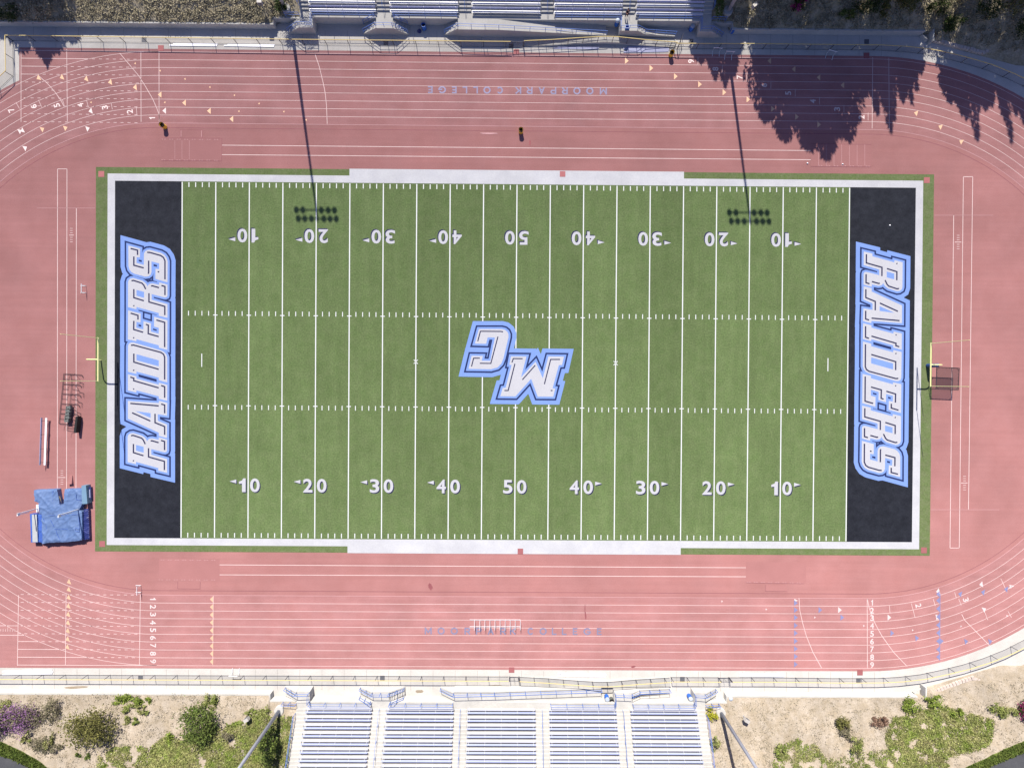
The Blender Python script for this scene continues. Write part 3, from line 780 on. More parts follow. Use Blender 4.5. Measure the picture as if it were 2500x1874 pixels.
def slope_mesh(s):
    xs = []; x = -120
    while x < 120:
        xs.append(x)
        x += .4 if -74 < x < 78 else 3
    for e in (-33.1, 29.1, 56.5): xs += [e - .004, e + .004]
    xs = sorted(xs)
    ts = [0, .02] + [.25 + .4 * k for k in range(36)] + [17, 21, 26, 32, 45, 70]
    v = []; f = []
    for x in xs:
        t0 = toe(x, s)
        for t in ts:
            y = s * (t0 + t); v.append((x, y, hill_z(x, y) if t > 0 else -.1))
    n = len(ts)
    for i in range(len(xs) - 1):
        for j in range(n - 1):
            q = (i * n + j, (i + 1) * n + j, (i + 1) * n + j + 1, i * n + j + 1)
            f.append(q if s > 0 else tuple(reversed(q)))
    m_ = MB(); m_.add(v, f)
    return struct(m_.build('hillside', 'hilltop' if s > 0 else 'hill', smooth=True))
slope_mesh(1); slope_mesh(-1)

def wall_xz(mb, pts, Y0, Y1, s):
    """upright slab: outline in (x, z), from s*Y0 to s*Y1"""
    n = len(pts); a = area2(pts)
    if a < 0: pts = list(reversed(pts))
    y0, y1 = sorted((s * Y0, s * Y1))
    vs = [(x, y0, z) for x, z in pts] + [(x, y1, z) for x, z in pts]
    fs = [tuple(range(n)), tuple(range(2 * n - 1, n - 1, -1))] + [(i, n + i, n + (i + 1) % n, (i + 1) % n) for i in range(n)]
    return mb.add(vs, fs)

SEC = [(-27.85, -19.02), (-17.10, -8.05), (-6.20, 2.93), (4.76, 13.83), (15.70, 24.70)]
ROW0, TREAD, RISE, FLOOR = 46.67, .81, .40, 1.40
X0S, X1S = -29.30, 26.0
where = {1: 'upper', -1: 'lower'}
ordn = ['first', 'second', 'third', 'fourth', 'fifth', 'sixth', 'seventh', 'eighth', 'ninth', 'tenth']
secn = ['leftmost', 'second from left', 'middle', 'second from right', 'rightmost']

def pipe_rail(mb, pts, h=.95, step=2.2, r=.034, mids=(.5,)):
    """two-pipe railing over a path of ground points"""
    pts = [Vector(p) for p in pts]; up = Vector((0, 0, h))
    mb.tube([p + up for p in pts], r, 6)
    for m in mids: mb.tube([p + up * m for p in pts], r * .85, 6)
    for a, b in zip(pts[:-1], pts[1:]):
        k = max(1, round((b - a).length / step))
        for i in range(k): q = a.lerp(b, i / k); mb.tube([q, q + up], r, 6)
    mb.tube([pts[-1], pts[-1] + up], r, 6)

def grandstand(s):
    root = thing('grandstand', 'pale concrete grandstand %s' % ('along the top edge, its right end in tree shade' if s > 0 else 'in full sun along the bottom edge, its white benches all lit'), 'grandstand', (-1.6, s * 46, 0), 'grandstands facing the field')
    # stepped tiers
    prof = [(45.95, -.1), (45.95, FLOOR)]
    y = ROW0 + .62
    for k in range(10):
        z = FLOOR + RISE * k
        prof += [(y + TREAD * k, z), (y + TREAD * k, z + RISE)]
    prof += [(y + TREAD * 9 + 2.2, FLOOR + RISE * 10), (y + TREAD * 9 + 2.2, -.1)]
    m_ = MB(); n = len(prof)
    vs = [(X0S, s * a, b) for a, b in prof] + [(X1S, s * a, b) for a, b in prof]
    fs = [tuple(range(n)), tuple(range(2 * n - 1, n - 1, -1))] + [(i, n + i, n + (i + 1) % n, (i + 1) % n) for i in range(n)]
    m_.add(vs, fs if s < 0 else [tuple(reversed(q)) for q in fs]); m_.build('tiers', 'concrete2', root)
    m_ = MB(); m_.box(X0S, -27.55, s * 45.93, s * 46.15, FLOOR + .002, FLOOR + .06)
    m_.build('wall_cap', 'concrete2', root)
    for a, b in ((-27.4, -19.1), (-16.75, -8.15), (4.9, 13.62), (16.05, 24.4)): MB().box(a, b, s * 45.92, s * 46.14, FLOOR + .002, FLOOR + .09).build('wall_cap', 'concrete2', root)
    for a, b in ((X0S + .05, -27.97), (-18.92, -17.2), (-7.95, -6.3), (3.03, 4.66), (13.93, 15.6), (24.8, X1S - .05)):
        m_ = MB()
        for k in range(10):
            yy = ROW0 + .62 + TREAD * k; z = FLOOR + RISE * k
            m_.box(a, b, s * (yy - .40), s * (yy + .004), z + .001, z + .2)
        m_.build('aisle_steps', 'concrete2', root)
    # landings and their stairs
    def stairs(mb, xa, xb, ztop, zbot, n, Y0, Y1):
        for i in range(n):
            z = ztop - (ztop - zbot) * (i + 1) / (n + 1)
            mb.box(xa + (xb - xa) * i / n, xa + (xb - xa) * (i + 1) / n + .002, s * Y0, s * Y1, -.1, z)
    YF = 44.60
    def one(build, *a):
        q = MB(); build(q, *a); return q
    for a, b in ((-29.28, -27.5), (-19.06, -16.82), (13.67, 16.0), (24.42, 25.92)):
        MB().box(a, b, s * YF, s * 45.947, -.1, FLOOR).build('landing', 'concrete2', root)
    one(wall_xz, [(-8.1, -.1), (12.0, -.1), (12.0, .40), (-2.6, FLOOR), (-8.1, FLOOR)], YF, 45.947, s).build('ramp', 'concrete2', root)
    one(wall_xz, [(16.0, -.1), (21.45, -.1), (21.45, .22), (17.2, .62), (16.002, .62)], YF + .1, 45.2, s).build('ramp', 'concrete2', root)
    for xa, xb in ((-29.282, -31.3), (-19.062, -21.1), (-16.818, -14.9), (25.922, 27.9), (-8.102, -10.05)):
        one(stairs, xa, xb, FLOOR, 0, 6, YF + .17, 45.94).build('landing_stairs', 'concrete2', root)
        one(wall_xz, [(xa, -.1), (xb, -.1), (xb, .14), (xa, FLOOR + .10)], YF - .02, YF + .165, s).build('parapet', 'concrete2', root)
    one(stairs, 16.002, 17.2, FLOOR, .62, 4, YF + .17, 45.2).build('landing_stairs', 'concrete2', root)
    m_ = MB(); wall_xz(m_, [(16.002, -.1), (17.2, -.1), (17.2, .72), (16.002, FLOOR + .1)], YF - .02, YF + .098, s)
    wall_xz(m_, [(17.202, -.1), (21.45, -.1), (21.45, .34), (17.202, .72)], YF - .02, YF + .098, s)
    m_.build('parapet', 'concrete2', root)
    m_ = MB(); wall_xz(m_, [(-8.098, -.1), (12.0, -.1), (12.0, .52), (-2.6, FLOOR + .12), (-8.098, FLOOR + .12)], YF - .14, YF - .002, s)
    m_.build('parapet', 'concrete2', root)
    # ramp mound that carries the fence
    up = [(.8, 43.22), (4.5, 43.3), (8.5, 43.5), (11.6, 43.62), (13.2, 43.6), (17, 43.38), (21.6, 43.2)]
    zs = [.03, .16, .33, .45, .45, .24, .03]
    m_ = MB()
    for i in range(len(up) - 1):
        (xa, ya), (xb, yb) = up[i], up[i + 1]
        m_.add([(xa, s * ya, zs[i]), (xb, s * yb, zs[i + 1]), (xb, s * 44.44, zs[i + 1]), (xa, s * 44.44, zs[i]), (xa, s * ya, -.1), (xb, s * yb, -.1), (xb, s * 44.44, -.1), (xa, s * 44.44, -.1)],
               [(0, 1, 2, 3), (0, 4, 5, 1), (2, 6, 7, 3)] if s > 0 else [(3, 2, 1, 0), (1, 5, 4, 0), (3, 7, 6, 2)])
    m_.build('ramp', 'concrete2', root)
    # railings
    def rail(pts, **k):
        m_ = MB(); pipe_rail(m_, [(x, s * y, z) for x, y, z in pts], **k); m_.build('handrail', 'bluepipe', root)
    for a, b in ((-27.4, -19.2), (-16.7, -8.2), (5.0, 13.6), (16.1, 24.35)): rail([(a, 46.03, FLOOR + .09), (b, 46.03, FLOOR + .09)], mids=(.5,), step=2.05)
    F = FLOOR
    rail([(-31.2, YF + .08, .1), (-29.28, YF + .08, F + .1), (-27.56, YF + .08, F), (-27.56, 45.9, F)], step=1.2)
    rail([(-21.0, YF + .08, .1), (-19.06, YF + .08, F + .1), (-16.82, YF + .08, F + .1), (-15.0, YF + .08, .1)], step=1.2)
    rail([(-21.0, 45.86, .1), (-19.3, 45.86, F)], step=1.0); rail([(-15.0, 45.86, .1), (-16.6, 45.86, F)], step=1.0)
    rail([(-10.0, YF + .08, .1), (-8.1, YF + .08, F + .1), (-2.6, YF - .07, F + .1), (12.0, YF - .07, .5)], step=2.0)
    rail([(13.72, 45.9, F), (13.72, YF + .08, F), (16.0, YF + .08, F + .1), (17.2, YF + .04, .72), (21.4, YF + .04, .34)], step=1.3)
    rail([(24.47, 45.9, F), (24.47, YF + .08, F), (25.9, YF + .08, F + .1), (27.8, YF + .08, .1)], step=1.2)
    for xc in (-18.05, -7.15, 3.85, 14.75):
        p = [(xc, ROW0 + .2 + TREAD * k, F + RISE * k) for k in range(0, 9)]
        m_ = MB(); pts = [Vector((x, s * y, z)) for x, y, z in p]
        m_.tube([q + Vector((0, 0, .9)) for q in pts], .024, 6)
        for q in pts[::2]: m_.tube([q, q + Vector((0, 0, .9))], .024, 6)
        m_.build('handrail', 'bluepipe', root)
    for xe in (X0S + .03, X1S - .03):
        rail([(xe, ROW0 + .62 + TREAD * k, F + RISE * (k + 1)) for k in range(0, 10, 3)], step=2.4)
    rail([(X0S, 46.2, F - .3), (X0S - 1.9, 46.2, F - .35)], step=1.0); rail([(X1S, 46.2, F - .3), (X1S + 1.9, 46.2, F - .35)], step=1.0)
    # benches: each one stands on its tread
    bracket = None
    for k in range(8 if s < 0 else 3):
        z = FLOOR + RISE * k; yc = ROW0 + TREAD * k
        for j, (a, b) in enumerate(SEC):
            t = thing('bleacher_bench', 'white bench with blue backrest, %s row, %s section, %s grandstand' % (ordn[k], secn[j], where[s]), 'bench', ((a + b) / 2, s * yc, z), 'benches of the %s grandstand' % where[s])
            m_ = MB(); m_.box(a, b, s * (yc - .155), s * (yc + .02), z + .41, z + .45).box(a, b, s * (yc + .035), s * (yc + .155), z + .41, z + .45).build('seat', 'aluminium', t)
            m_ = MB(); y0, y1 = yc + .235, yc + .30
            m_.add([(a, s * y0, z + .62), (b, s * y0, z + .62), (b, s * y1, z + .86), (a, s * y1, z + .86), (a, s * (y0 + .03), z + .62), (b, s * (y0 + .03), z + .62), (b, s * (y1 + .03), z + .86), (a, s * (y1 + .03), z + .86)],
                   [(0, 1, 2, 3), (7, 6, 5, 4), (3, 2, 6, 7), (0, 4, 5, 1), (1, 5, 6, 2), (0, 3, 7, 4)] if s > 0 else [(3, 2, 1, 0), (4, 5, 6, 7), (7, 6, 2, 3), (1, 5, 4, 0), (2, 6, 5, 1), (4, 7, 3, 0)])
            m_.build('backrest', 'seatblue', t)
            nb = 5
            for i in range(nb):
                x = a + .3 + (b - a - .6) * i / (nb - 1)
                if bracket is None or bracket['s'] != s:
                    m_ = MB(); q = t.location
                    m_.box(q.x - .025, q.x + .025, s * (yc - .12), s * (yc + .20), z + .35, z + .408).box(q.x - .025, q.x + .025, s * (yc - .02), s * (yc + .05), z, z + .35)
                    m_.tube([(q.x, s * (yc + .18), z + .38), (q.x, s * (yc + .205), z + .52), (q.x, s * (yc + .285), z + .88)], .022, 5)
                    o = m_.build('bracket', 'aluminium', t); bracket = o; o['s'] = s
                else:
                    o = bpy.data.objects.new('bracket', bracket.data); COL.objects.link(o); o.parent = t
                o.location = (x - t.location.x, 0, 0)
    return root
for s in (1, -1): grandstand(s)
for o in bpy.data.objects:
    if 's' in o.keys(): del o['s']

def retaining(s):
    ud = 'behind the top fence' if s > 0 else 'in the sun behind the bottom fence'
    m_ = MB(); m_.box(-130, -33.0, s * 45.2, s * 45.40, -.1, .98).box(-33.2, -33.0, s * 45.402, s * 46.05, -.1, .98).box(-33.2, -29.32, s * 46.05, s * 46.27, -.1, .98)
    tag(m_.build('retaining_wall', 'concwall'), 'long low concrete retaining wall %s, left of the grandstand' % ud, 'wall', 'retaining walls')
    m_ = MB(); m_.box(29.0, 55.2, s * 45.2, s * 45.40, -.1, .98).box(29.0, 29.2, s * 45.402, s * 46.05, -.1, .98).box(26.02, 29.2, s * 46.05, s * 46.27, -.1, .98)
    tag(m_.build('retaining_wall', 'concwall'), 'long low concrete retaining wall %s, right of the grandstand' % ud, 'wall', 'retaining walls')
    # catch basin where the wall ends
    m_ = MB(); Y = 45.15
    m_.box(55.22, 56.4, s * (Y + .32), s * (Y + .5), -.1, .85).box(56.2, 56.4, s * (Y - 1.2), s * (Y + .318), -.1, 1.05)
    m_.obox((55.55, s * (Y - .42), -.1), s * -.75, 1.1, .14, .6)
    tag(m_.build('catch_basin', 'concwall'), 'small concrete catch basin ending the retaining wall, %s' % ('shaded, at the top' if s > 0 else 'sunlit, at the bottom'), 'basin', 'catch basins')
    # stacked block edging along the curved path
    pts = [P(u, v, .3) for u, v in (((2266, 1692), (2300, 1680), (2340, 1665), (2375, 1654), (2395, 1662)) if s < 0 else ((2282, 98), (2320, 108), (2360, 118), (2400, 129), (2412, 124)))]
    t = thing('block_edging', 'curved row of stacked sandstone blocks %s' % ('below the right bend in the sun' if s < 0 else 'in the shade above the right bend'), 'edging', (pts[0].x, pts[0].y, 0), 'block edgings')
    L = 0; seg = []
    for a, b in zip(pts[:-1], pts[1:]): seg.append((L, a, b)); L += (b - a).length
    k = 0; d = .15
    while d < L:
        for l0, a, b in reversed(seg):
            if d >= l0:
                q = a.lerp(b, (d - l0) / (b - a).length); ang = math.atan2(b.y - a.y, b.x - a.x); break
        MB().obox((q.x, q.y, -.05), ang + .04 * (rng.random() - .5), .40, .42 + .06 * rng.random(), .42 + .07 * rng.random()).build('block', 'stone', t)
        d += .455; k += 1
for s in (1, -1): retaining(s)

# joints across the concrete path
m_ = MB()
for s in (1, -1):
    x = -66
    while x < 50:
        m_.strip([(x, s * 42.4), (x, s * 45.15)], .035, -.012); x += 3.05
    m_.strip([(-68, s * 43.7), (.3, s * 43.7)], .03, -.012); m_.strip([(22, s * 43.7), (50, s * 43.7)], .03, -.012)
struct(m_.build('path_joints', 'joint'))

# ================================================================== FENCES
def fence(label, pts, h=1.22, step=3.05, z=None, cap='yellow'):
    pts = [Vector((p[0], p[1], p[2] if len(p) > 2 else 0)) for p in pts]
    t = thing('chain_link_fence', label, 'fence', tuple(pts[0]), 'chain link fences round the track')
    up = Vector((0, 0, h))
    m_ = MB().tube([p + up for p in pts], .046, 8); m_.build('top_rail', cap, t)
    m_ = MB().tube([p + Vector((0, 0, .06)) for p in pts], .02, 5); m_.build('bottom_rail', 'fencepost', t)
    m_ = MB()
    for a, b in zip(pts[:-1], pts[1:]): m_.add([a + Vector((0, 0, .06)), b + Vector((0, 0, .06)), b + up, a + up], [(0, 1, 2, 3)])
    m_.build('mesh_panel', 'mesh', t)
    L = 0; k = 0.0
    for a, b in zip(pts[:-1], pts[1:]):
        l = (b - a).length
        while k <= L + l + 1e-6:
            q = a.lerp(b, min(1, (k - L) / l)); MB().tube([q - Vector((0, 0, .05)), q + up * .98], .040, 6).build('post', 'fencepost', t); k += step
        L += l
    return t
mound = [(.8, 43.2, .03), (4.5, 43.32, .16), (8.5, 43.52, .33), (11.6, 43.64, .45), (13.2, 43.62, .45), (17, 43.4, .24), (21.5, 43.22, .03)]
c1, c2, c3 = P(31.8, 100), P(33.3, 185), P(-30, 245)
fence('yellow capped chain link fence along the top straight, left of the upper grandstand ramp', [(c1.x, c1.y), (-30, 43.1), (-1.0, 43.1)])
fence('short yellow capped fence turning the corner at the top left edge', [(c1.x, c1.y - .06), (c2.x, c2.y), (c3.x, c3.y)], step=2.4)
fence('yellow capped fence bowed out along the upper grandstand ramp', mound, step=2.0)
rt = [P(*a) for a in ((1645, 119.5), (1860, 120.2), (1983, 121.7), (2138, 123.2), (2196, 126.5), (2248, 131.7), (2300, 141.8), (2352, 155), (2406, 171), (2457, 192), (2520, 222), (2600, 270))]
fence('yellow capped fence following the shaded right bend at the top', [(p.x, p.y) for p in rt])
fence('yellow capped chain link fence along the bottom straight, left of the lower grandstand ramp', [(-95, -43.22), (-67, -43.22), (-30, -43.2), (-.7, -43.2)])
fence('yellow capped fence bowed out along the lower grandstand ramp', [(x, -y - .02, z) for x, y, z in mound], step=2.0)
fence('short yellow capped fence between the ramp and the gate at the bottom right', [(21.7, -43.2), (28.2, -43.2)], step=2.2)
rb = [Vector((29.75, -43.2, 0))] + [B4(*a) for a in ((60, 893), (400, 897), (590, 900), (780, 900), (965, 899), (1145, 890), (1330, 868), (1510, 830), (1695, 785), (1870, 730), (2045, 660), (2211, 575), (2500, 420))]
fence('yellow capped fence following the sunny right bend at the bottom', [(p.x, p.y) for p in rb])
def gate(label, x, y, w, ang=0.0, h=1.2):
    t = thing('fence_gate', label, 'gate', (x, y, 0), 'gates in the track fences')
    u = Vector((math.cos(ang), math.sin(ang), 0)); c = Vector((x, y, 0)); a, b = c, c + u * w; up = Vector((0, 0, h)); lo = Vector((0, 0, .12))
    MB().tube([a + lo, a + up, b + up, b + lo, a + lo], .03, 6).tube([a.lerp(b, .5) + lo, a.lerp(b, .5) + up], .02, 5).build('gate_frame', 'fencepost', t)
    MB().add([a + lo, b + lo, b + up, a + up], [(0, 1, 2, 3)]).build('mesh_panel', 'mesh', t)
    for q in (a - u * .09, b + u * .09): MB().tube([q, q + up * 1.08], .045, 6).build('post', 'fencepost', t)
gate('chain link gate in the top fence beside the ramp', -.75, 43.12, 1.4)
gate('chain link gate in the bottom fence left of the ramp', -.5, -43.2, 1.1)
gate('chain link gate in the bottom fence right of the ramp', 28.3, -43.2, 1.25)
gate('chain link gate swung open at the shaded end of the upper ramp', 21.8, 43.1, 1.2, 1.2)

# ================================================================== THINGS STANDING ABOUT
# ---- goal posts
def goal(s, padded):
    xe = s * 54.86
    t = thing('goal_post', 'yellow football goal post with %s at the %s end of the field' % (('a blue padded stem', 'right') if padded else ('a bare curved stem', 'left')), 'goal post', (xe + s * 1.85, -.1, 0), 'football goal posts')
    bx = xe + s * 1.85; y0 = -.1 if s < 0 else -.02
    pts = [(bx, y0, 0), (bx, y0, 2.35)]
    for k in range(1, 8):
        a = math.radians(90 * k / 7); pts.append((bx - s * .75 * (1 - math.cos(a)), y0, 2.35 + .70 * math.sin(a)))
    pts.append((xe, y0, 3.05))
    MB().tube(pts, .085, 10).build('stem', 'goal_yellow', t)
    MB().tube([(xe, y0 - 2.90, 3.05), (xe, y0 + 2.90, 3.05)], .08, 8).build('crossbar', 'goal_yellow', t)
    for q in (-2.82, 2.82): MB().tube([(xe, y0 + q, 3.05), (xe, y0 + q, 9.15)], .036, 8).build('upright', 'goal_yellow', t)
    if padded: MB().lathe((bx, y0, 0), [(0, .02), (.22, .02), (.24, .08), (.24, 1.9), (.2, 1.96), (.09, 1.97)], 14).build('stem_pad', 'pad_blue', t)
goal(-1, False); goal(1, True)

# ---- light masts
def mast(base, label):
    z0 = hill_z(base.x, base.y); ztop = 26.2; s = 1 if base.y > 0 else -1
    t = thing('light_mast', label, 'light mast', (base.x, base.y, z0), 'floodlight masts')
    MB().lathe((base.x, base.y, z0 - .4), [(.62, 0), (.62, .62), (.58, .66), (0, .66)], 18).build('footing', 'concrete2', t)
    MB().tube([(base.x, base.y, z0 + .2), (base.x, base.y, ztop)], .235, 14, .13).build('pole', 'galv', t, True)
    for zc, xs in ((25.85, (-2.55, -1.65, -.75, .95, 1.8, 2.65)), (24.75, (-2.65, -1.75, .75, 1.7, 2.55))):
        MB().box(base.x - 2.85, base.x + 2.85, base.y - .06, base.y + .06, zc - .06, zc + .06).build('crossarm', 'galv', t)
        for dx in xs:
            c = Vector((base.x + dx, base.y - s * .42, zc - .32)); d = Vector((0, -s * .62, -.78)).normalized()
            m_ = MB().tube([c - d * .36, c - d * .10, c + d * .26], .17, 10, .36); l = m_.build('floodlight', 'galv', t)
            m_ = MB().tube([c + d * .262, c + d * .268], .33, 10); m_.build('lens', 'glass', l)
for u, v, z, lb in ((698, 20, 2.0, 'grey floodlight mast on the slope left of the upper grandstand'), (1777, 28, 2.0, 'shaded grey floodlight mast on the slope right of the upper grandstand'),
                    (682, 1733, 2.0, 'grey floodlight mast leaning out of view left of the lower grandstand'), (1759.5, 1738, 2.0, 'grey floodlight mast on dry ground right of the lower grandstand')):
    q = HP(u, v); mast(q, lb)

# ---- drums
def drum(u, v, kind, label, zb=0.0, tip=None):
    c = P(u, v, zb); t = thing('trash_drum', label, 'trash drum', tuple(c), 'trash drums')
    body = {'yellow': 'drum_yellow', 'blue': 'drum_blue', 'dark': 'greypad'}[kind]
    MB().lathe((c.x, c.y, zb), [(0, .01), (.27, .01), (.29, .05), (.29, .3), (.305, .32), (.29, .34), (.29, .58), (.305, .60), (.29, .62), (.29, .88), (.30, .9), (.27, .9), (.265, .5)], 20).build('body', body, t, False)
    if kind != 'blue':
        MB().lathe((c.x, c.y, zb), [(.315, .70), (.325, .92), (.285, .93), (.26, .6), (0, .35)], 20).build('liner', 'rubber', t)
    else:
        if tip == 'dome': MB().lathe((c.x, c.y, zb), [(.31, .88), (.31, .95), (.27, 1.1), (.16, 1.2), (0, 1.23)], 20).build('dome_lid', 'lidgrey', t, True)
        elif tip == 'lid': MB().lathe((c.x, c.y, zb), [(.30, .89), (.30, .93), (.28, .95), (0, .96)], 20).build('flat_lid', 'lidgrey', t)
        else: MB().lathe((c.x, c.y, zb), [(.262, .6), (0, .5)], 20).build('liner', 'rubber', t)
drum(403.5, 311, 'yellow', 'yellow drum with black liner inside the top left bend')
drum(1271.5, 323, 'yellow', 'yellow drum with black liner inside the top straight, near midfield')
drum(1637, 136, 'yellow', 'yellow drum with black liner at the shaded end of the upper ramp')
drum(1036, 71, 'blue', 'open blue drum on the sunny path before the upper grandstand')
drum(1504.5, 62, 'blue', 'blue drum with white domed lid beside the landing of the upper grandstand', .40, 'dome')
drum(1686, 74, 'blue', 'lidded blue drum in shade at the right end of the upper grandstand', 0, 'lid')
drum(1786, 79, 'blue', 'lidded blue drum in shade by the upper right retaining wall', 0, 'lid')
drum(1480, 1697, 'blue', 'pale lidded blue drum beside the lower grandstand landing', .40, 'lid')
drum(1491.5, 1704, 'dark', 'black lined dark drum touching the blue drum by the lower landing', .40)
drum(1681, 1696, 'blue', 'blue drum with grey dome left of the last lower landing', 0, 'dome')
drum(1777, 1695, 'blue', 'blue drum with grey dome at the end of the lower right wall', 0, 'dome')
MB().lathe(tuple(P(1024, 77)), [(0, .0), (.29, .0), (.30, .05), (.27, .07), (0, .06)], 18).build('drum_lid', 'tarp_navy')
tag(bpy.data.objects['drum_lid'], 'dark round drum lid lying on the path beside the open blue drum', 'lid')

# ---- hurdles
def hurdle_proto(label):
    t = thing('hurdle', label, 'hurdle', (0, 0, 0), 'track hurdles')
    for sy in (.47, -.47):
        MB().box(-.70, .03, sy - .03, sy + .03, .01, .06).build('base_leg', 'white_paint', t)
        MB().tube([(0, sy, .05), (0, sy, .80)], .024, 6).build('upright', 'white_paint', t)
    MB().box(-.025, .025, -.60, .60, .76, .86).build('top_board', 'white_paint', t)
    return t
hp = hurdle_proto('leftmost white hurdle in the row nested on the bottom straight')
hn = ['leftmost', 'second', 'third', 'fourth', 'fifth', 'sixth', 'seventh', 'eighth', 'ninth', 'rightmost']
for k, x in enumerate((590, 720, 843, 965, 1088, 1212, 1335, 1458, 1580, 1705)):
    c = P(1100 + (x + 4) / 10.05, 1480 + 404 / 10.05)
    if k == 0: hp.location = c
    else: dup(hp, c, 0, '%s white hurdle%s in the row nested on the bottom straight' % (hn[k], '' if k == 9 else ' from left'))
dup(hp, P(344, 1436.5), 0, 'single white hurdle standing alone by the start of lane one at bottom left')
dup(hp, P(210, 706), 0, 'single white hurdle on the red surface left of the field')
dup(hp, P(1748, 126), 1.5, 'left one of two hurdles in the shade by the top fence')
dup(hp, P(1778, 134.5), 1.5, 'right one of two hurdles in the shade by the top fence')
dup(hp, P(576, 1642), -1.6, 'white hurdle leaning at the bottom fence above the path')
dup(hp, P(2026, 133), 1.3, 'hurdle in dappled shade by the top right fence')

# ---- loose planks
def planks(label, a, b, n=2, w=.13, h=.05, z=0.0, m='plank'):
    a, b = Vector(a), Vector(b); ang = math.atan2(b.y - a.y, b.x - a.x); L = (b - a).length; c = (a + b) / 2
    t = thing('plank_stack', label, 'planks', tuple(c), 'metal planks on the concrete')
    for k in range(n):
        off = (k - (n - 1) / 2) * (w + .02)
        q = c + Vector((-math.sin(ang) * off + math.cos(ang) * .3 * (k % 2), math.cos(ang) * off + math.sin(ang) * .3 * (k % 2), z))
        MB().obox(q, ang + .004 * (k - 1), L - .4 * (k % 2), w, h).build('plank', m, t)
planks('two pale metal planks lying under the top fence, left pair', P(414, 109), P(530, 110), 2, .2)
planks('two pale metal planks lying under the top fence, right pair', P(547, 110.5), P(669, 112), 2, .17)
planks('wide white planks lying beside the bottom left fence', P(6, 1642), P(128, 1638.5), 3, .2)
planks('white planks lying beside the fence at bottom right', P(1806, 1646.5), P(1914, 1647.5), 3, .14)
planks('white planks lying beside the lower ramp fence', P(1362, 1646), P(1478, 1647), 3, .16)
planks('lavender metal planks in the shade under the upper ramp, right pile', P(1522, 121.5), P(1632, 119), 4, .2, m='lavender')
planks('lavender metal planks in the shade under the upper ramp, left pile', P(1352, 117), P(1461, 118), 2, .14, m='lavender')

# ---- team bench
t = thing('team_bench', 'portable white metal bench on the red surface left of the field', 'bench', tuple(P(114, 1080)))
a, b = P(113, 1020, .45), P(109, 1135, .45); ang = math.atan2(b.y - a.y, b.x - a.x); L = (b - a).length
cm = (a + b) / 2
MB().obox((cm.x, cm.y, .42), ang, L, .26, .05).build('seat', 'plank', t)
a2, b2 = P(102, 1020, .75), P(98, 1134, .75); c2_ = (a2 + b2) / 2
MB().obox((c2_.x, c2_.y, .66), ang, L, .05, .24).build('backrest', 'lavender', t)
for f in (.06, .35, .65, .94):
    q = a.lerp(b, f); w_ = Vector((math.sin(ang), -math.cos(ang), 0))
    if w_.x < 0: w_ = -w_
    MB().tube([q + w_ * .25 - Vector((0, 0, .45)), q + w_ * .14 - Vector((0, 0, .03)), q - w_ * .16 - Vector((0, 0, .03)), q - w_ * .30 + Vector((0, 0, .42))], .022, 6).tube([q - w_ * .16 - Vector((0, 0, .03)), q - w_ * .2 - Vector((0, 0, .45))], .022, 6).build('leg', 'dark_metal', t)

# ---- landing mats under tarpaulins
def MZ(x, y, z=.75): return P(40 + x / 8.29, 1160 + y / 8.29, z)
def mat_top(mb, pts, z, amp, step=.13, skirt=.7, seed=0.0):
    pts = [Vector((p.x, p.y)) for p in pts]
    if area2([(p.x, p.y) for p in pts]) < 0: pts.reverse()
    ring = []
    for a, b in zip(pts, pts[1:] + pts[:1]):
        n = max(1, int((b - a).length / step))
        for i in range(n): ring.append(a.lerp(b, i / n))
    x0, x1 = min(p.x for p in ring), max(p.x for p in ring); y0, y1 = min(p.y for p in ring), max(p.y for p in ring)
    vs = list(ring); y = y0
    def inside(q):
        c = False; j = len(pts) - 1
        for i in range(len(pts)):
            if (pts[i].y > q.y) != (pts[j].y > q.y) and q.x < (pts[j].x - pts[i].x) * (q.y - pts[i].y) / (pts[j].y - pts[i].y) + pts[i].x: c = not c
            j = i
        return c
    while y < y1:
        x = x0
        while x < x1:
            q = Vector((x + .03 * math.sin(y * 40), y + .03 * math.sin(x * 37)))
            if inside(q) and min((q - r_).length for r_ in ring[::2]) > .06: vs.append(q)
            x += step
        y += step
    V, E_, F, ov, oe, of = delaunay_2d_cdt(vs, [], [list(range(len(ring)))], 0, 1e-5)
    def h(p):
        d = min((Vector((p.x, p.y)) - r_).length for r_ in ring[::2])
        w = 1 - abs(noise.noise((p.x * .8 + seed, p.y * .55 + p.x * .3, seed))) * 2.2
        w2 = 1 - abs(noise.noise((p.x * 1.9 - p.y * 1.1, p.y * 1.3 + seed, 5 + seed))) * 2.4
        return z + amp * (max(0, w) ** 3 + .6 * max(0, w2) ** 3) - .10 * max(0, 1 - d / .25)
    vv = [(p.x, p.y, h(p)) for p in V]
    mb.add(vv, [tuple(q) for q, src in zip(F, of) if src])
    n = len(ring)
    sk = [(p.x, p.y, h(p)) for p in ring] + [(p.x + .05 * noise.noise((p.x * 3, p.y * 3, 1)), p.y + .05 * noise.noise((p.x * 3, p.y * 3, 9)), max(.02, z - skirt)) for p in ring]
    mb.add(sk, [(i, n + i, n + (i + 1) % n, (i + 1) % n) for i in range(n)])
t = thing('landing_mat', 'big pole vault landing mat under a wrinkled light blue tarpaulin, left of the field', 'landing mat', tuple(P(135, 1260)))
m_ = MB()
mat_top(m_, [MZ(*p) for p in ((345, 300), (815, 280), (838, 420), (862, 590), (905, 615), (945, 590), (968, 282), (1322, 268), (1330, 560), (1290, 640), (1262, 700), (1318, 740), (1322, 1310), (1200, 1330), (1000, 1350), (640, 1362), (520, 1385), (500, 800), (462, 780), (442, 560), (372, 520))], .72, .11, seed=1.3)
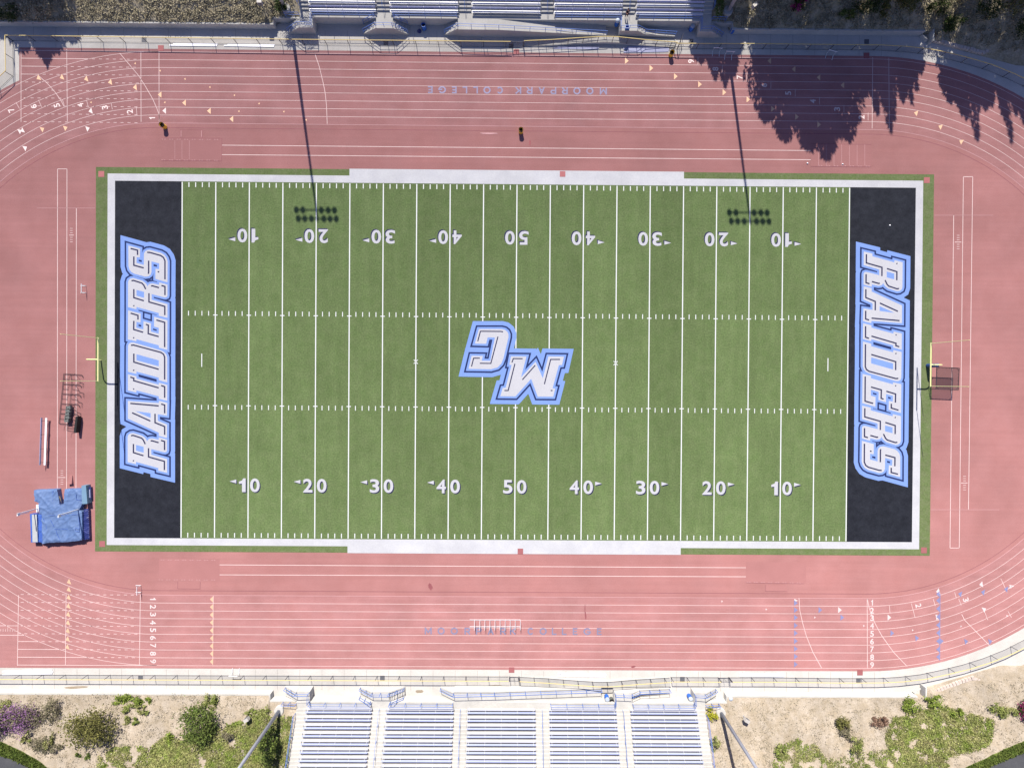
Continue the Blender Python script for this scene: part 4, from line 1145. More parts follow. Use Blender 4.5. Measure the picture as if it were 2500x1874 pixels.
tp = m_.build('tarpaulin', 'tarp', t, True)
for q in (((650, 815), (1230, 790)), ((770, 1085), (1040, 1090)), ((800, 1105), (825, 1190), (890, 1320)), ((1196, 1130), (1200, 1060), (1270, 1085), (1275, 1140), (1196, 1130)), ((1250, 700), (1280, 1080)), ((535, 860), (600, 1000), (610, 1110)), ((690, 900), (760, 1040)), ((740, 310), (735, 560)), ((1210, 380), (1210, 490), (1310, 500))):
    MB().tube([MZ(x, y, .775) for x, y in q], .028, 5).build('fold', 'tarp_deep', tp)
m_ = MB(); mat_top(m_, [MZ(*p) for p in ((1325, 700), (1420, 690), (1440, 1300), (1330, 1320))], .45, .08, seed=6.1, skirt=.44); m_.build('side_cover', 'tarp_navy', t)
m_ = MB(); mat_top(m_, [MZ(*p) for p in ((425, 790), (496, 790), (530, 960), (520, 1380), (432, 1350))], .66, .07, seed=4.0); m_.build('side_flap', 'tarp_deep', t, True)
m_ = MB(); m_.add([MZ(848, 425, .62), MZ(885, 420, .62), MZ(915, 560, .3), MZ(862, 585, .3), MZ(848, 425, .02), MZ(885, 420, .02), MZ(915, 560, .02), MZ(862, 585, .02)], [(0, 3, 2, 1), (0, 1, 5, 4), (1, 2, 6, 5), (2, 3, 7, 6), (3, 0, 4, 7)]); m_.build('plant_box_collar', 'wood', t)
t = thing('folded_mat', 'grey topped blue mat standing at the left side of the big tarpaulin', 'mat', tuple(P(82, 1290)))
q = [MZ(*p) for p in ((262, 785), (405, 785), (425, 1360), (285, 1360))]
MB().prism([(p.x, p.y) for p in q], .02, .66).build('cover', 'tarp_deep', t)
q = [MZ(*p) for p in ((305, 795), (402, 795), (422, 1350), (318, 1352))]
MB().prism([(p.x, p.y) for p in q], .6, .685).build('foam_top', 'foam', t)
t = thing('folded_mat', 'teal block mat at the upper right corner of the big tarpaulin', 'mat', tuple(P(207, 1207)))
q = [MZ(*p) for p in ((1328, 205), (1418, 200), (1448, 570), (1342, 575))]
MB().prism([(p.x, p.y) for p in q], .02, .85).build('block', 'teal', t)
q = [MZ(x, y, .4) for x, y in ((1452, 240), (1500, 240), (1508, 480), (1462, 490))]
MB().prism([(p.x, p.y) for p in q], .02, .35).build('handle_block', 'tarp_navy', t)
q = [MZ(x, y, .4) for x, y in ((1474, 285), (1492, 285), (1498, 450), (1482, 455))]
MB().prism([(p.x, p.y) for p in q], .34, .42).build('handle', 'lavender', t)
for (x, y), h, lb in (((437, 665), 3.2, 'white vaulting standard rising left of the blue landing mat'), ((1338, 662), 4.1, 'white vaulting standard rising right of the blue landing mat')):
    c = MZ(x, y, 0); t = thing('vaulting_standard', lb, 'standard', tuple(c), 'vaulting standards')
    MB().box(c.x - .16, c.x + .16, c.y - .5, c.y + .5, .01, .10).build('foot', 'white_paint', t)
    MB().box(c.x - .05, c.x + .05, c.y - .05, c.y + .05, .1, h).build('post', 'white_paint', t)
    MB().box(c.x - .03, c.x + .03, c.y - .22, c.y - .15, h * .45, h - .1).build('sliding_post', 'white_paint', t)
    MB().box(c.x - .06, c.x + .06, c.y - .28, c.y + .08, h - .35, h).build('crossbar_head', 'white_paint', t)
c = P(174, 1171); t = tag(MB().prism([(c.x - .25, c.y - .55), (c.x + .32, c.y - .5), (c.x + .2, c.y + .6), (c.x - .2, c.y + .6)], .0, [.34, .34, .06, .06]).build('plant_box_cover', 'patch'), 'small pale red wedge cover lying above the tarpaulin', 'cover')

# ---- blocking sled
t = thing('blocking_sled', 'long black steel blocking sled with one pad left on it', 'blocking sled', tuple(P(150, 985)))
def SL(x, y, z=.12): return P(130 + x / 8.727, 890 + y / 8.727, z)
MB().tube([SL(225, 195), SL(120, 1250)], .034, 6).build('skid_rail', 'dark_metal', t)
MB().tube([SL(370, 205), SL(395, 420), SL(372, 640), SL(352, 850), SL(330, 1060), SL(290, 1400)], .022, 6).build('cross_rail', 'dark_metal', t)
for k, (y, x1, y1) in enumerate(((190, 600, 215), (405, 565, 432), (615, 555, 640), (825, 530, 850), (1035, 510, 1057), (1250, 480, 1278))):
    x0 = 225 - (y - 190) * .099
    MB().tube([SL(x0, y), SL(x0 + 200, y + 12), SL(x1, y1), SL(x1 + 22, y1 + 18), SL(x1 + 28, y1 + 60)], .032, 6).build('arm', 'dark_metal', t)
    MB().tube([SL(x0 + 240, y + 14), SL(x0 + 235, y - 0, .7), SL(x0 + 225, y + 40, 1.0), SL(x0 + 120, y + 60, 1.0), SL(x0 + 110, y + 150, 1.0)], .022, 6).build('pad_arm', 'dark_metal', t)
for k, (y, x1) in enumerate(((298, 400), (510, 420), (718, 400), (938, 380), (1145, 360))):
    x0 = 225 - (y - 190) * .099
    MB().tube([SL(x0, y), SL(x0 + 115, y + 8)], .02, 6).build('brace', 'dark_metal', t)
    MB().tube([SL(x1 - 20, y + 10), SL(x1 + 130 - k * 8, y + 28), SL(x1 + 128 - k * 8, y + 60), SL(x1 + 235 - k * 12, y + 95), SL(x1 + 232 - k * 12, y + 185)], .022, 6).build('arm_shadow_bar', 'dark_metal', t)  # low dark bars standing in for the cast shadow of the raised arms
for y in (1340, 1395): MB().tube([SL(285, y), SL(450, y + 18)], .022, 6).build('brace', 'dark_metal', t)
q = [SL(x, y, .75) for x, y in ((490, 1100), (530, 1105), (495, 1450), (445, 1440))]
MB().prism([(p.x, p.y) for p in q], .15, .85).build('pad', 'rubber', t)
t = thing('blocking_pads', 'row of grey pads lying across the end of the black sled', 'pads', tuple(SL(300, 1050)))
for k in range(5):
    q = SL(318 - k * 9, 915 + k * 68, .55); MB().obox((q.x, q.y, .16), -1.5 + .2 * (k % 2), .5, .62 - .05 * (k % 3), .42).build('pad', 'greypad' if 'greypad' in M else 'galv', t)

# ---- netting frame behind the right goal
zf = 1.3
cs = [P(u, v, zf) for u, v in ((2287, 895.8), (2342, 898.2), (2339.5, 951.8), (2285, 949.5))]
t = thing('net_frame', 'square black net on a raised frame behind the right goal post', 'net frame', (cs[0].x, cs[0].y, 0))
MB().tube(cs + [cs[0]], .05, 6).build('frame', 'dark_metal', t)
MB().add([p - Vector((0, 0, .02)) for p in cs], [(0, 1, 2, 3)]).build('net', 'net', t)
for i in range(4):
    a, b, d = cs[i], cs[(i + 1) % 4], cs[i - 1]
    MB().tube([a + (b - a) * .13, a + (d - a) * .13], .03, 5).build('corner_brace', 'dark_metal', t)
    MB().tube([a, Vector((a.x, a.y, 0))], .035, 6).build('leg', 'dark_metal', t)
    for f in (.25, .42, .58, .75):
        e = a.lerp(b, f); inw = (sum(cs, Vector()) / 4 - e).normalized(); MB().tube([e, e + inw * .2], .018, 4).build('net_tie', 'dark_metal', t)

# ---- boxes on posts by the slopes
for u, v, ang, lb in ((643, 19, 0, 'pale speaker box on a short post, upper slope left of the grandstand'), (1834, 27, .6, 'shaded tan speaker box on the upper slope right of the grandstand'),
                  (611, 1744, .5, 'white speaker box in the ground cover left of the lower grandstand'), (1815, 1746, -.5, 'pale speaker box casting a black shadow on the dry slope at bottom right')):
    q = HP(u, v); t = thing('speaker_box', lb, 'speaker', tuple(q), 'speaker boxes on the slopes')
    MB().tube([q - Vector((0, 0, .2)), q + Vector((0, 0, .8))], .05, 6).build('post', 'galv', t)
    MB().obox((q.x, q.y, q.z + .75), ang, .62, .42, .55).build('cabinet', 'plate', t)
    s = 1 if q.y > 0 else -1
    c_ = Vector((q.x, q.y, q.z + .78)) + Vector((math.sin(ang), -math.cos(ang), 0)) * s * .213
    MB().obox((c_.x, c_.y, c_.z), ang, .50, .012, .46).build('grille', 'grate', t)

# ---- blue crate on the landing railing and the person by the steps
c = P(1530.5, 68.5, 1.5)
t = thing('storage_crate', 'small open blue crate on the landing of the upper grandstand', 'crate', (c.x, c.y, 1.4))
m_ = MB()
for x0, x1, y0, y1 in ((-.26, .26, -.2, -.17), (-.26, .26, .17, .2), (-.26, -.23, -.169, .169), (.23, .26, -.169, .169)): m_.box(c.x + x0, c.x + x1, c.y + y0, c.y + y1, 1.42, 1.78)
m_.box(c.x - .228, c.x + .228, c.y - .168, c.y + .168, 1.42, 1.46).build('tub', 'drum_blue', t)
m_ = MB()
for x0, x1, y0, y1 in ((-.29, .29, -.23, -.17), (-.29, .29, .17, .23), (-.29, -.23, -.169, .169), (.23, .29, -.169, .169)): m_.box(c.x + x0, c.x + x1, c.y + y0, c.y + y1, 1.782, 1.82)
m_.build('rim', 'lidgrey', t)

def skin(name, verts, edges, radii, m, parent, root=0, sub=1):
    me = bpy.data.meshes.new(name); me.from_pydata(verts, edges, [])
    o = bpy.data.objects.new(name, me); COL.objects.link(o)
    md = o.modifiers.new('skin', 'SKIN'); md.use_smooth_shade = True
    if not me.skin_vertices:
        bm = bmesh.new(); bm.from_mesh(me); lay = bm.verts.layers.skin.verify(); bm.to_mesh(me); bm.free()
    for i, r_ in enumerate(radii):
        sv = me.skin_vertices[0].data[i]; sv.radius = (r_, r_) if not isinstance(r_, tuple) else r_; sv.use_root = (i == root)
    o.modifiers.new('sub', 'SUBSURF').levels = sub
    dg = bpy.context.evaluated_depsgraph_get()
    nm = bpy.data.meshes.new_from_object(o.evaluated_get(dg)); bpy.data.objects.remove(o)
    nm.materials.clear(); nm.materials.append(M[m])
    for p in nm.polygons: p.use_smooth = True
    n = bpy.data.objects.new(name, nm); COL.objects.link(n); n.parent = parent
    return n
pc = P(1528.2, 50.5, 1.42)
t = thing('person', 'person in dark clothes standing at the foot of the upper grandstand steps', 'person', (pc.x, 46.35, 1.4))
t.rotation_euler = (0, 0, .25)
B = [(0, 0, .95), (0, 0, 1.10), (0, -.01, 1.27), (0, 0, 1.42), (0, -.02, 1.50), (0, -.03, 1.60), (0, -.03, 1.70), (0, -.02, 1.745),
     (.10, 0, .90), (.12, -.02, .50), (.12, .01, .10), (.12, -.12, .04), (-.10, 0, .90), (-.13, .03, .50), (-.13, .06, .10), (-.13, -.07, .04),
     (.18, 0, 1.40), (.24, .03, 1.12), (.23, -.06, .86), (.225, -.09, .78), (-.18, 0, 1.40), (-.27, -.02, 1.14), (-.22, -.24, 1.20), (-.18, -.32, 1.27)]
E_b = [(0, 1), (1, 2), (2, 3), (3, 4), (4, 5), (5, 6), (6, 7), (0, 8), (8, 9), (9, 10), (10, 11), (0, 12), (12, 13), (13, 14), (14, 15), (3, 16), (16, 17), (17, 18), (18, 19), (3, 20), (20, 21), (21, 22), (22, 23)]
fing = []
base = len(B)
def hand(root, d, side):
    global B, E_b
    r0 = Vector(B[root]); d = Vector(d).normalized()
    for k in range(5):
        o_ = (k - 1.5) * .018 if k < 4 else .04
        a = r0 + Vector((side[0], side[1], side[2])) * o_ + d * (.04 if k < 4 else .0)
        L_ = (.050, .058, .054, .042, .034)[k]
        dd = d if k < 4 else (d + Vector(side) * .9).normalized()
        i = len(B); B += [tuple(a), tuple(a + dd * L_ * .55), tuple(a + dd * L_ + Vector((0, .012, -.006)))]
        E_b += [(root, i), (i, i + 1), (i + 1, i + 2)]
        fing.extend([.010, .009, .008])
hand(19, (0, -.25, -1), (0, 1, 0)); hand(23, (.25, -.6, .5), (1, .3, 0))
rad = [(.15, .10), (.135, .09), (.15, .10), (.11, .08), .055, (.072, .085), (.075, .09), .05, .085, .06, .042, .038, .085, .06, .042, .038, .06, .042, .032, (.026, .030), .06, .042, .032, (.026, .030)] + fing
skin('body', B, E_b, rad, 'skin', t)
skin('shirt', [B[i] for i in (0, 1, 2, 3)] + [B[16], B[17], B[20], B[21]], [(0, 1), (1, 2), (2, 3), (3, 4), (4, 5), (3, 6), (6, 7)], [(.165, .115), (.15, .105), (.168, .118), (.12, .09), .075, .058, .075, .058], 'cloth_dark', t)
skin('trousers', [B[i] for i in (0, 8, 9, 10, 12, 13, 14)], [(0, 1), (1, 2), (2, 3), (0, 4), (4, 5), (5, 6)], [(.165, .115), .10, .075, .06, .10, .075, .06], 'cloth_dark', t)
skin('hair', [(0, .0, 1.70), (0, .01, 1.765), (0, .05, 1.63)], [(0, 1), (0, 2)], [(.085, .095), .06, .06], 'hair', t)

# ================================================================== VEGETATION
def leaves(mb, c, rx, ry, rz, n, size, nc=14, flat=.5, tall=1.0, hollow=.45):
    """leaf clumps through the volume of a crown: many small free leaves round a set of twig ends"""
    c = Vector(c); cl = []
    for _ in range(nc):
        while True:
            d = Vector((rng.uniform(-1, 1), rng.uniform(-1, 1), rng.uniform(-.75, 1)))
            if hollow < d.length < 1: break
        cl.append((c + Vector((d.x * rx, d.y * ry, d.z * rz)), .26 + .26 * rng.random()))
    vs = []; fs = []
    for _ in range(n):
        p, r_ = cl[rng.randrange(nc)]
        g_ = Vector((rng.gauss(0, .5) * rx * r_, rng.gauss(0, .5) * ry * r_, rng.gauss(0, .5) * rz * r_ * 1.1))
        p = p + g_
        a = Vector((rng.gauss(0, 1), rng.gauss(0, 1), rng.gauss(0, flat) + (tall - 1))).normalized()
        b = Vector((rng.gauss(0, 1), rng.gauss(0, 1), rng.gauss(0, flat))); b = (b - a * b.dot(a)).normalized()
        L_ = size * (.6 + .8 * rng.random()); W_ = L_ * (.45 + .25 * rng.random())
        o = len(vs); vs += [p - a * L_ * .5, p + b * W_ * .5, p + a * L_ * .5, p - b * W_ * .5]; fs.append((o, o + 1, o + 2, o + 3))
    mb.add(vs, fs)
def shrub(u, v, rx, ry, h, m, label, n=420, size=.20, bloom=None, name='shrub', grp='shrubs on the slopes', nc=14, hp=None):
    q = (hp or HP)(u, v); t = thing(name, label, 'shrub' if name == 'shrub' else 'tree', tuple(q), grp)
    MB().tube([q - Vector((0, 0, .2)), q + Vector((rx * .1, 0, h * .35)), q + Vector((0, ry * .1, h * .7))], .03 + .04 * rx, 6, .02).build('stem', 'bark', t)
    mb = MB(); leaves(mb, q + Vector((0, 0, h * .55)), rx, ry, h * .55, n, size, nc); mb.build('foliage', m, t)
    if bloom:
        mb = MB(); leaves(mb, q + Vector((0, 0, h * .70)), rx * 1.04, ry * 1.04, h * .58, int(n * 1.0), size * .85, nc); mb.build('blossom', bloom, t)
    return t
px = 1 / 61.4      # metres per zoom pixel
SH = [
 (HB1, 225, 1190, 135, 95, 1.6, 'leaf_sage', 'purple flowering shrub, larger one of two at the bottom left edge', 600, 'bloom'),
 (HB1, 20, 1245, 80, 100, 1.7, 'leaf_dark', 'deep purple flowering shrub cut by the bottom left edge', 450, 'bloom'),
 (HB1, 458, 1150, 66, 80, 1.1, 'leaf_sage', 'small grey olive shrub beside the purple shrub', 300, None),
 (HB1, 45, 1120, 55, 38, .5, 'cover', 'low green shrub above the purple shrubs at the left edge', 170, None),
 (HB1, 245, 1390, 36, 42, .6, 'cover', 'small round green shrub above the mown strip at bottom left', 120, None),
 (HB1, 370, 1445, 66, 52, .8, 'leaf_sage', 'olive brush clump, largest by the mown strip at bottom left', 230, None),
 (HB1, 440, 1410, 26, 55, .8, 'cover', 'narrow upright olive shrub by the mown strip', 120, None),
 (HB1, 492, 1483, 38, 40, .6, 'leaf_sage', 'small brown olive shrub, rightmost by the mown strip', 110, None),
 (HB1, 1180, 1075, 40, 36, .5, 'cover_bright', 'bright green low shrub under the bottom wall, second of the row', 140, None),
 (HB1, 1045, 1068, 70, 40, .6, 'cover_bright', 'bright green spreading shrub under the bottom wall, widest of the row', 260, None),
 (HB1, 1252, 1080, 26, 24, .35, 'cover_bright', 'tiny bright green shrub under the bottom wall, rightmost of the row', 80, None),
 (HB1, 1145, 1125, 44, 26, .4, 'cover', 'flat green shrub just below the wall row, left of the leaning one', 110, None),
 (HB1, 1052, 1148, 36, 30, .5, 'cover', 'round green shrub touching the upper right of the big olive tree', 120, None),
 (HB1, 1218, 1158, 42, 36, .5, 'cover', 'leaning green shrub right of the flat one', 130, None),
 (HB1, 1062, 1240, 34, 38, .5, 'cover', 'small green shrub right of the big olive tree', 110, None),
 (HB1, 1146, 1250, 30, 28, .4, 'cover', 'small round green shrub alone on bare soil', 90, None),
 (HB1, 665, 1540, 18, 18, .3, 'leaf_green', 'tiny dark green tuft, left of a pair on the dry soil', 50, None),
 (HB1, 738, 1553, 22, 20, .3, 'leaf_green', 'tiny dark green tuft, right of a pair on the dry soil', 60, None),
 (HB1, 1790, 1090, 52, 60, .6, 'cover', 'green shrub under the bottom wall above the bushy green tree', 220, None),
 (HB1, 1440, 1375, 36, 34, .6, 'cover_bright', 'bright green shrub at the tip of the green ground cover', 120, None),
 (HB1, 2105, 1170, 40, 32, .5, 'cover', 'green shrub hugging the white speaker box', 120, None),
 (HB1, 1920, 1385, 45, 40, .7, 'leaf_sage', 'dull olive shrub left of the leaning mast', 150, None),
 (HB3, 1706, 1180, 36, 38, .7, 'leaf_yellow', 'small yellow shrub at the corner of the lower grandstand', 170, None),
 (HB3, 1742, 1450, 38, 55, .6, 'cover', 'green shrub along the right side of the lower grandstand', 170, None),
 (HB4, 648, 1235, 48, 52, 1.0, 'leaf_olive', 'upright olive shrub with pale blossom on the dry slope', 260, None),
 (HB4, 690, 1320, 40, 50, .8, 'leaf_sage', 'mauve tinged shrub below the upright olive shrub', 200, None),
 (HB4, 775, 1450, 60, 70, .8, 'cover', 'broad green olive shrub, lowest of the chain on the dry slope', 300, None),
 (HB4, 965, 1238, 58, 48, .8, 'leaf_red', 'reddish brown dry shrub on the lower right slope', 260, None),
 (HB4, 1238, 1130, 66, 60, .6, 'cover_bright', 'bright green mound below the catch basin, left one', 320, None),
 (HB4, 1440, 1080, 60, 45, .6, 'cover_bright', 'bright green mound below the catch basin, right one', 300, None),
 (HB4, 1628, 1172, 42, 36, .5, 'cover_bright', 'small bright green mound right of the two mounds', 160, None),
 (HB4, 1948, 1165, 52, 55, .7, 'cover', 'round green shrub on the far right slope, left of a pair', 220, None),
 (HB4, 2068, 1180, 62, 50, .7, 'cover', 'green shrub on the far right slope, right of a pair', 240, None),
 (HB4, 2205, 1150, 60, 90, 1.2, 'leaf_dark', 'magenta flowering shrub at the right edge of the bottom slope', 320, 'bloom_magenta'),
 (HB4, 140, 1510, 45, 55, .6, 'cover', 'green shrub right of the leaning mast shadow', 180, None),
 (HT4, 1560, 50, 95, 70, 1.8, 'leaf_sage', 'sunlit pale shrub with pinkish flowers on the shaded top slope', 420, None),
 (HT4, 1440, 110, 70, 60, 1.4, 'leaf_dark', 'dark shrub left of the pale flowering shrub on the top slope', 300, None),
 (HT4, 1600, 230, 95, 45, 1.1, 'leaf_dark', 'dark spreading shrub above the block edging', 320, None),
 (HT4, 1190, 70, 80, 60, 1.3, 'leaf_olive', 'olive shrub in the middle of the shaded top slope', 300, None),
 (HT4, 1020, 95, 60, 50, 1.0, 'leaf_olive', 'small olive shrub left of its larger twin on the top slope', 200, None),
 (HT4, 880, 60, 110, 70, 1.2, 'leaf_dark', 'wide dark shrub left of the olive shrubs on the top slope', 330, None),
 (HT4, 290, 60, 45, 50, 1.1, 'leaf_dark', 'dark red flowering shrub on the top slope near the shaded mast', 200, 'bloom_magenta'),
 (HT4, 2070, 60, 70, 90, 1.8, 'leaf_olive', 'sunlit olive shrub near the top right corner', 320, None),
 (HT4, 2180, 250, 70, 90, 1.3, 'leaf_dark', 'dark shrub cut by the right edge above the bend', 260, None),
 (HT4, 1860, 100, 100, 80, 1.5, 'leaf_dark', 'dark shrub between the pale and the sunlit olive shrub at top right', 340, None),
 (HT4, 720, 130, 60, 40, .7, 'leaf_green', 'low green shrub behind the upper right wall', 190, None),
 (HT1, 90, 130, 90, 60, 1.0, 'leaf_dark', 'dark green shrub behind the wall in the top left corner', 280, None),
 (HT1, 330, 110, 110, 70, .9, 'greybrush', 'grey dry brush in the shade at top left', 300, None),
 (HT2, 240, 90, 45, 60, 1.3, 'leaf_dark', 'dark shrub beside the upper left mast', 220, None),
 (HT3, 1770, 60, 40, 90, .6, 'leaf_green', 'strip of green shrub along the right side of the upper grandstand', 220, None),
]
for fn, x, y, rx, ry, h, m, lb, n, bl in SH:
    shrub(x, y, rx * px * 1.12, ry * px * 1.12, h * 1.25, m, lb, int(n * 3.0), .20, bl, hp=fn, nc=max(5, int(rx * ry / 260)))
shrub(830, 1265, 180 * px, 145 * px, 3.0, 'leaf_olive', 'big olive green bushy tree on the bottom left slope', 3600, .24, None, 'bushy_tree', 'bushy trees on the lower slope', 44, HB1)
shrub(1705, 1240, 150 * px, 140 * px, 2.8, 'leaf_green', 'bushy green tree left of the lower grandstand', 3000, .24, None, 'bushy_tree', 'bushy trees on the lower slope', 36, HB1)
shrub(175, 1405, 62 * px, 130 * px, 3.2, 'leaf_green', 'tall dark green tree between the leaning mast and the lower grandstand', 2400, .22, None, 'bushy_tree', 'bushy trees on the lower slope', 26, HB2)

# ground cover: leaf tufts that nobody could count
def inpoly(p, x, y):
    c = False; j = len(p) - 1
    for i in range(len(p)):
        if (p[i][1] > y) != (p[j][1] > y) and x < (p[j][0] - p[i][0]) * (y - p[i][1]) / (p[j][1] - p[i][1]) + p[i][0]: c = not c
        j = i
    return c
def cover(mb, fn, poly, n, size, k=5, patch=.0, pscale=.012, rise=.16):
    x0, x1 = min(p[0] for p in poly), max(p[0] for p in poly); y0, y1 = min(p[1] for p in poly), max(p[1] for p in poly)
    vs = []; fs = []; made = 0; tries = 0
    while made < n and tries < n * 8:
        tries += 1
        x, y = rng.uniform(x0, x1), rng.uniform(y0, y1)
        if not inpoly(poly, x, y): continue
        if noise.noise((x * pscale, y * pscale, 2.0)) + .5 * noise.noise((x * pscale * 3, y * pscale * 3, 4.0)) < patch: continue
        q = fn(x, y); made += 1
        for _ in range(k):
            p = q + Vector((rng.gauss(0, .14), rng.gauss(0, .14), rise * rng.random()))
            a = Vector((rng.gauss(0, 1), rng.gauss(0, 1), rng.gauss(0, .45))).normalized()
            b = Vector((rng.gauss(0, 1), rng.gauss(0, 1), rng.gauss(0, .45))); b = (b - a * b.dot(a)).normalized()
            L_ = size * (.6 + .8 * rng.random()); o = len(vs)
            vs += [p - a * L_ * .5, p + b * L_ * .32, p + a * L_ * .5, p - b * L_ * .32]; fs.append((o, o + 1, o + 2, o + 3))
    mb.add(vs, fs)
m_ = MB()
cover(m_, HB1, [(1280, 1480), (1400, 1390), (1560, 1440), (1640, 1560), (1620, 1700), (1240, 1700)], 2300, .22, patch=-.5)
cover(m_, HB1, [(1560, 1400), (1800, 1330), (2000, 1270), (2211, 1200), (2211, 1700), (1560, 1700)], 3600, .20, patch=-.28)
cover(m_, HB1, [(820, 1560), (1000, 1470), (1240, 1480), (1260, 1700), (820, 1700)], 900, .19, patch=-.05)
cover(m_, HB2, [(0, 1180), (120, 1130), (140, 1250), (330, 1190), (290, 1700), (-20, 1700)], 2000, .19, patch=-.3)
cover(m_, HB4, [(1110, 1230), (1300, 1180), (1520, 1130), (1800, 1210), (1950, 1260), (1930, 1460), (1760, 1520), (1560, 1560), (1560, 1700), (1130, 1700), (1040, 1400)], 5600, .21, patch=-.26)
cover(m_, HB4, [(100, 1500), (300, 1410), (440, 1450), (520, 1560), (640, 1700), (100, 1700)], 1000, .18, patch=-.1)
cover(m_, HB4, [(560, 1580), (1100, 1500), (1130, 1700), (560, 1700)], 700, .17, patch=-.05)
tag(m_.build('ground_cover', 'cover'), 'low green ground cover spreading over the bottom slope', 'ground cover', kind='stuff')
m_ = MB()
cover(m_, HB1, [(0, 1045), (1900, 1045), (1900, 1700), (500, 1700), (300, 1560), (0, 1400)], 2600, .15, 4, patch=-.05, rise=.10)
cover(m_, HB1, [(1900, 1045), (2211, 1045), (2211, 1250), (1900, 1250)], 160, .15, 4, patch=-.2, rise=.10)
cover(m_, HB3, [(1690, 1140), (2230, 1080), (2230, 1700), (1740, 1700)], 700, .14, 4, patch=-.1, rise=.08)
cover(m_, HB4, [(0, 1080), (1300, 1080), (1400, 1050), (2211, 880), (2211, 1420), (1700, 1660), (0, 1700)], 2600, .14, 4, patch=-.05, rise=.08)
tag(m_.build('dry_brush', 'brush'), 'pale dry brush and straw covering the bottom slope', 'dry brush', kind='stuff')
m_ = MB()
cover(m_, HT1, [(0, -40), (2211, -40), (2211, 190), (0, 175)], 3600, .17, 4, patch=-.3, rise=.16)
cover(m_, HT2, [(-100, -40), (330, -40), (330, 130), (150, 200), (-100, 205)], 600, .16, 4, patch=-.3, rise=.14)
cover(m_, HT3, [(1740, -40), (2230, -40), (2230, 240), (1800, 230)], 700, .17, 4, patch=-.2, rise=.14)
cover(m_, HT4, [(0, -40), (2230, -40), (2230, 420), (1960, 420), (1450, 300), (1350, 240), (0, 240)], 2600, .18, 4, patch=-.2, rise=.16)
tag(m_.build('scrub_brush', 'greybrush'), 'grey dry brush covering the top slope', 'dry brush', kind='stuff')

# mown strips and roads over the bottom corners
def drape(name, A, Bp, m, lift, nu=60, nv=10, grass=0):
    def along(pl, f):
        L = [0]
        for a, b in zip(pl[:-1], pl[1:]): L.append(L[-1] + (b - a).length)
        d = f * L[-1]
        for i in range(len(pl) - 1):
            if d <= L[i + 1] + 1e-9: return pl[i].lerp(pl[i + 1], (d - L[i]) / max(1e-9, L[i + 1] - L[i]))
        return pl[-1]
    v = []; f = []
    for i in range(nu + 1):
        a, b = along(A, i / nu), along(Bp, i / nu)
        for j in range(nv + 1):
            q = a.lerp(b, j / nv); v.append((q.x, q.y, hill_z(q.x, q.y) + lift))
    n = nv + 1
    for i in range(nu):
        for j in range(nv): f.append((i * n + j, (i + 1) * n + j, (i + 1) * n + j + 1, i * n + j + 1))
    e1 = Vector(v[n]) - Vector(v[0]); e2 = Vector(v[1]) - Vector(v[0])
    if e1.cross(e2).z < 0: f = [tuple(reversed(q)) for q in f]
    mb = MB().add(v, f); o = struct(mb.build(name, m))
    if grass:
        mb = MB(); vs = []; fs = []
        for _ in range(grass):
            i, j = rng.random(), rng.random(); q = along(A, i).lerp(along(Bp, i), j)
            z = hill_z(q.x, q.y) + lift; k = len(vs); a = rng.uniform(0, 6.28); L_ = .16
            d = Vector((math.cos(a), math.sin(a), 0)) * L_ * .5
            vs += [Vector((q.x, q.y, z)) - d, Vector((q.x, q.y, z)) + d, Vector((q.x + rng.gauss(0, .05), q.y + rng.gauss(0, .05), z + .14 + .1 * rng.random()))]; fs.append((k, k + 1, k + 2))
        mb.add(vs, fs)
        return o, mb
    return o
H = lambda fn, pts: [fn(*p) for p in pts]
up_ = H(HB1, [(-700, 1120), (-300, 1300), (0, 1428), (150, 1492), (300, 1572), (430, 1662), (560, 1760)]); lo_ = H(HB1, [(-700, 1240), (-300, 1420), (0, 1545), (130, 1592), (265, 1660), (400, 1740), (520, 1830)]); fa_ = H(HB1, [(-900, 1700), (-300, 1900), (-200, 1960), (-100, 2000), (0, 2050), (100, 2100), (200, 2150)])
o, gm1 = drape('mown_strip', up_, lo_, 'grass', .09, grass=5200)
drape('road', lo_, fa_, 'asphalt', .10)
up_ = H(HB4, [(1520, 1760), (1690, 1662), (1850, 1588), (2050, 1488), (2230, 1412), (2500, 1320), (2900, 1180)]); lo_ = H(HB4, [(1700, 1760), (1880, 1660), (2050, 1588), (2140, 1550), (2230, 1502), (2500, 1400), (2900, 1260)]); fa_ = H(HB4, [(2000, 2100), (2150, 2050), (2300, 2000), (2450, 1950), (2550, 1900), (2750, 1830), (3100, 1700)])
o, gm2 = drape('mown_strip', up_, lo_, 'grass', .09, grass=4200)
drape('road', lo_, fa_, 'asphalt', .10)
gm1.add(gm2.v, gm2.f)
tag(gm1.build('mown_grass', 'grass'), 'mown green grass blades on the strips beside the road corners', 'grass', kind='stuff')

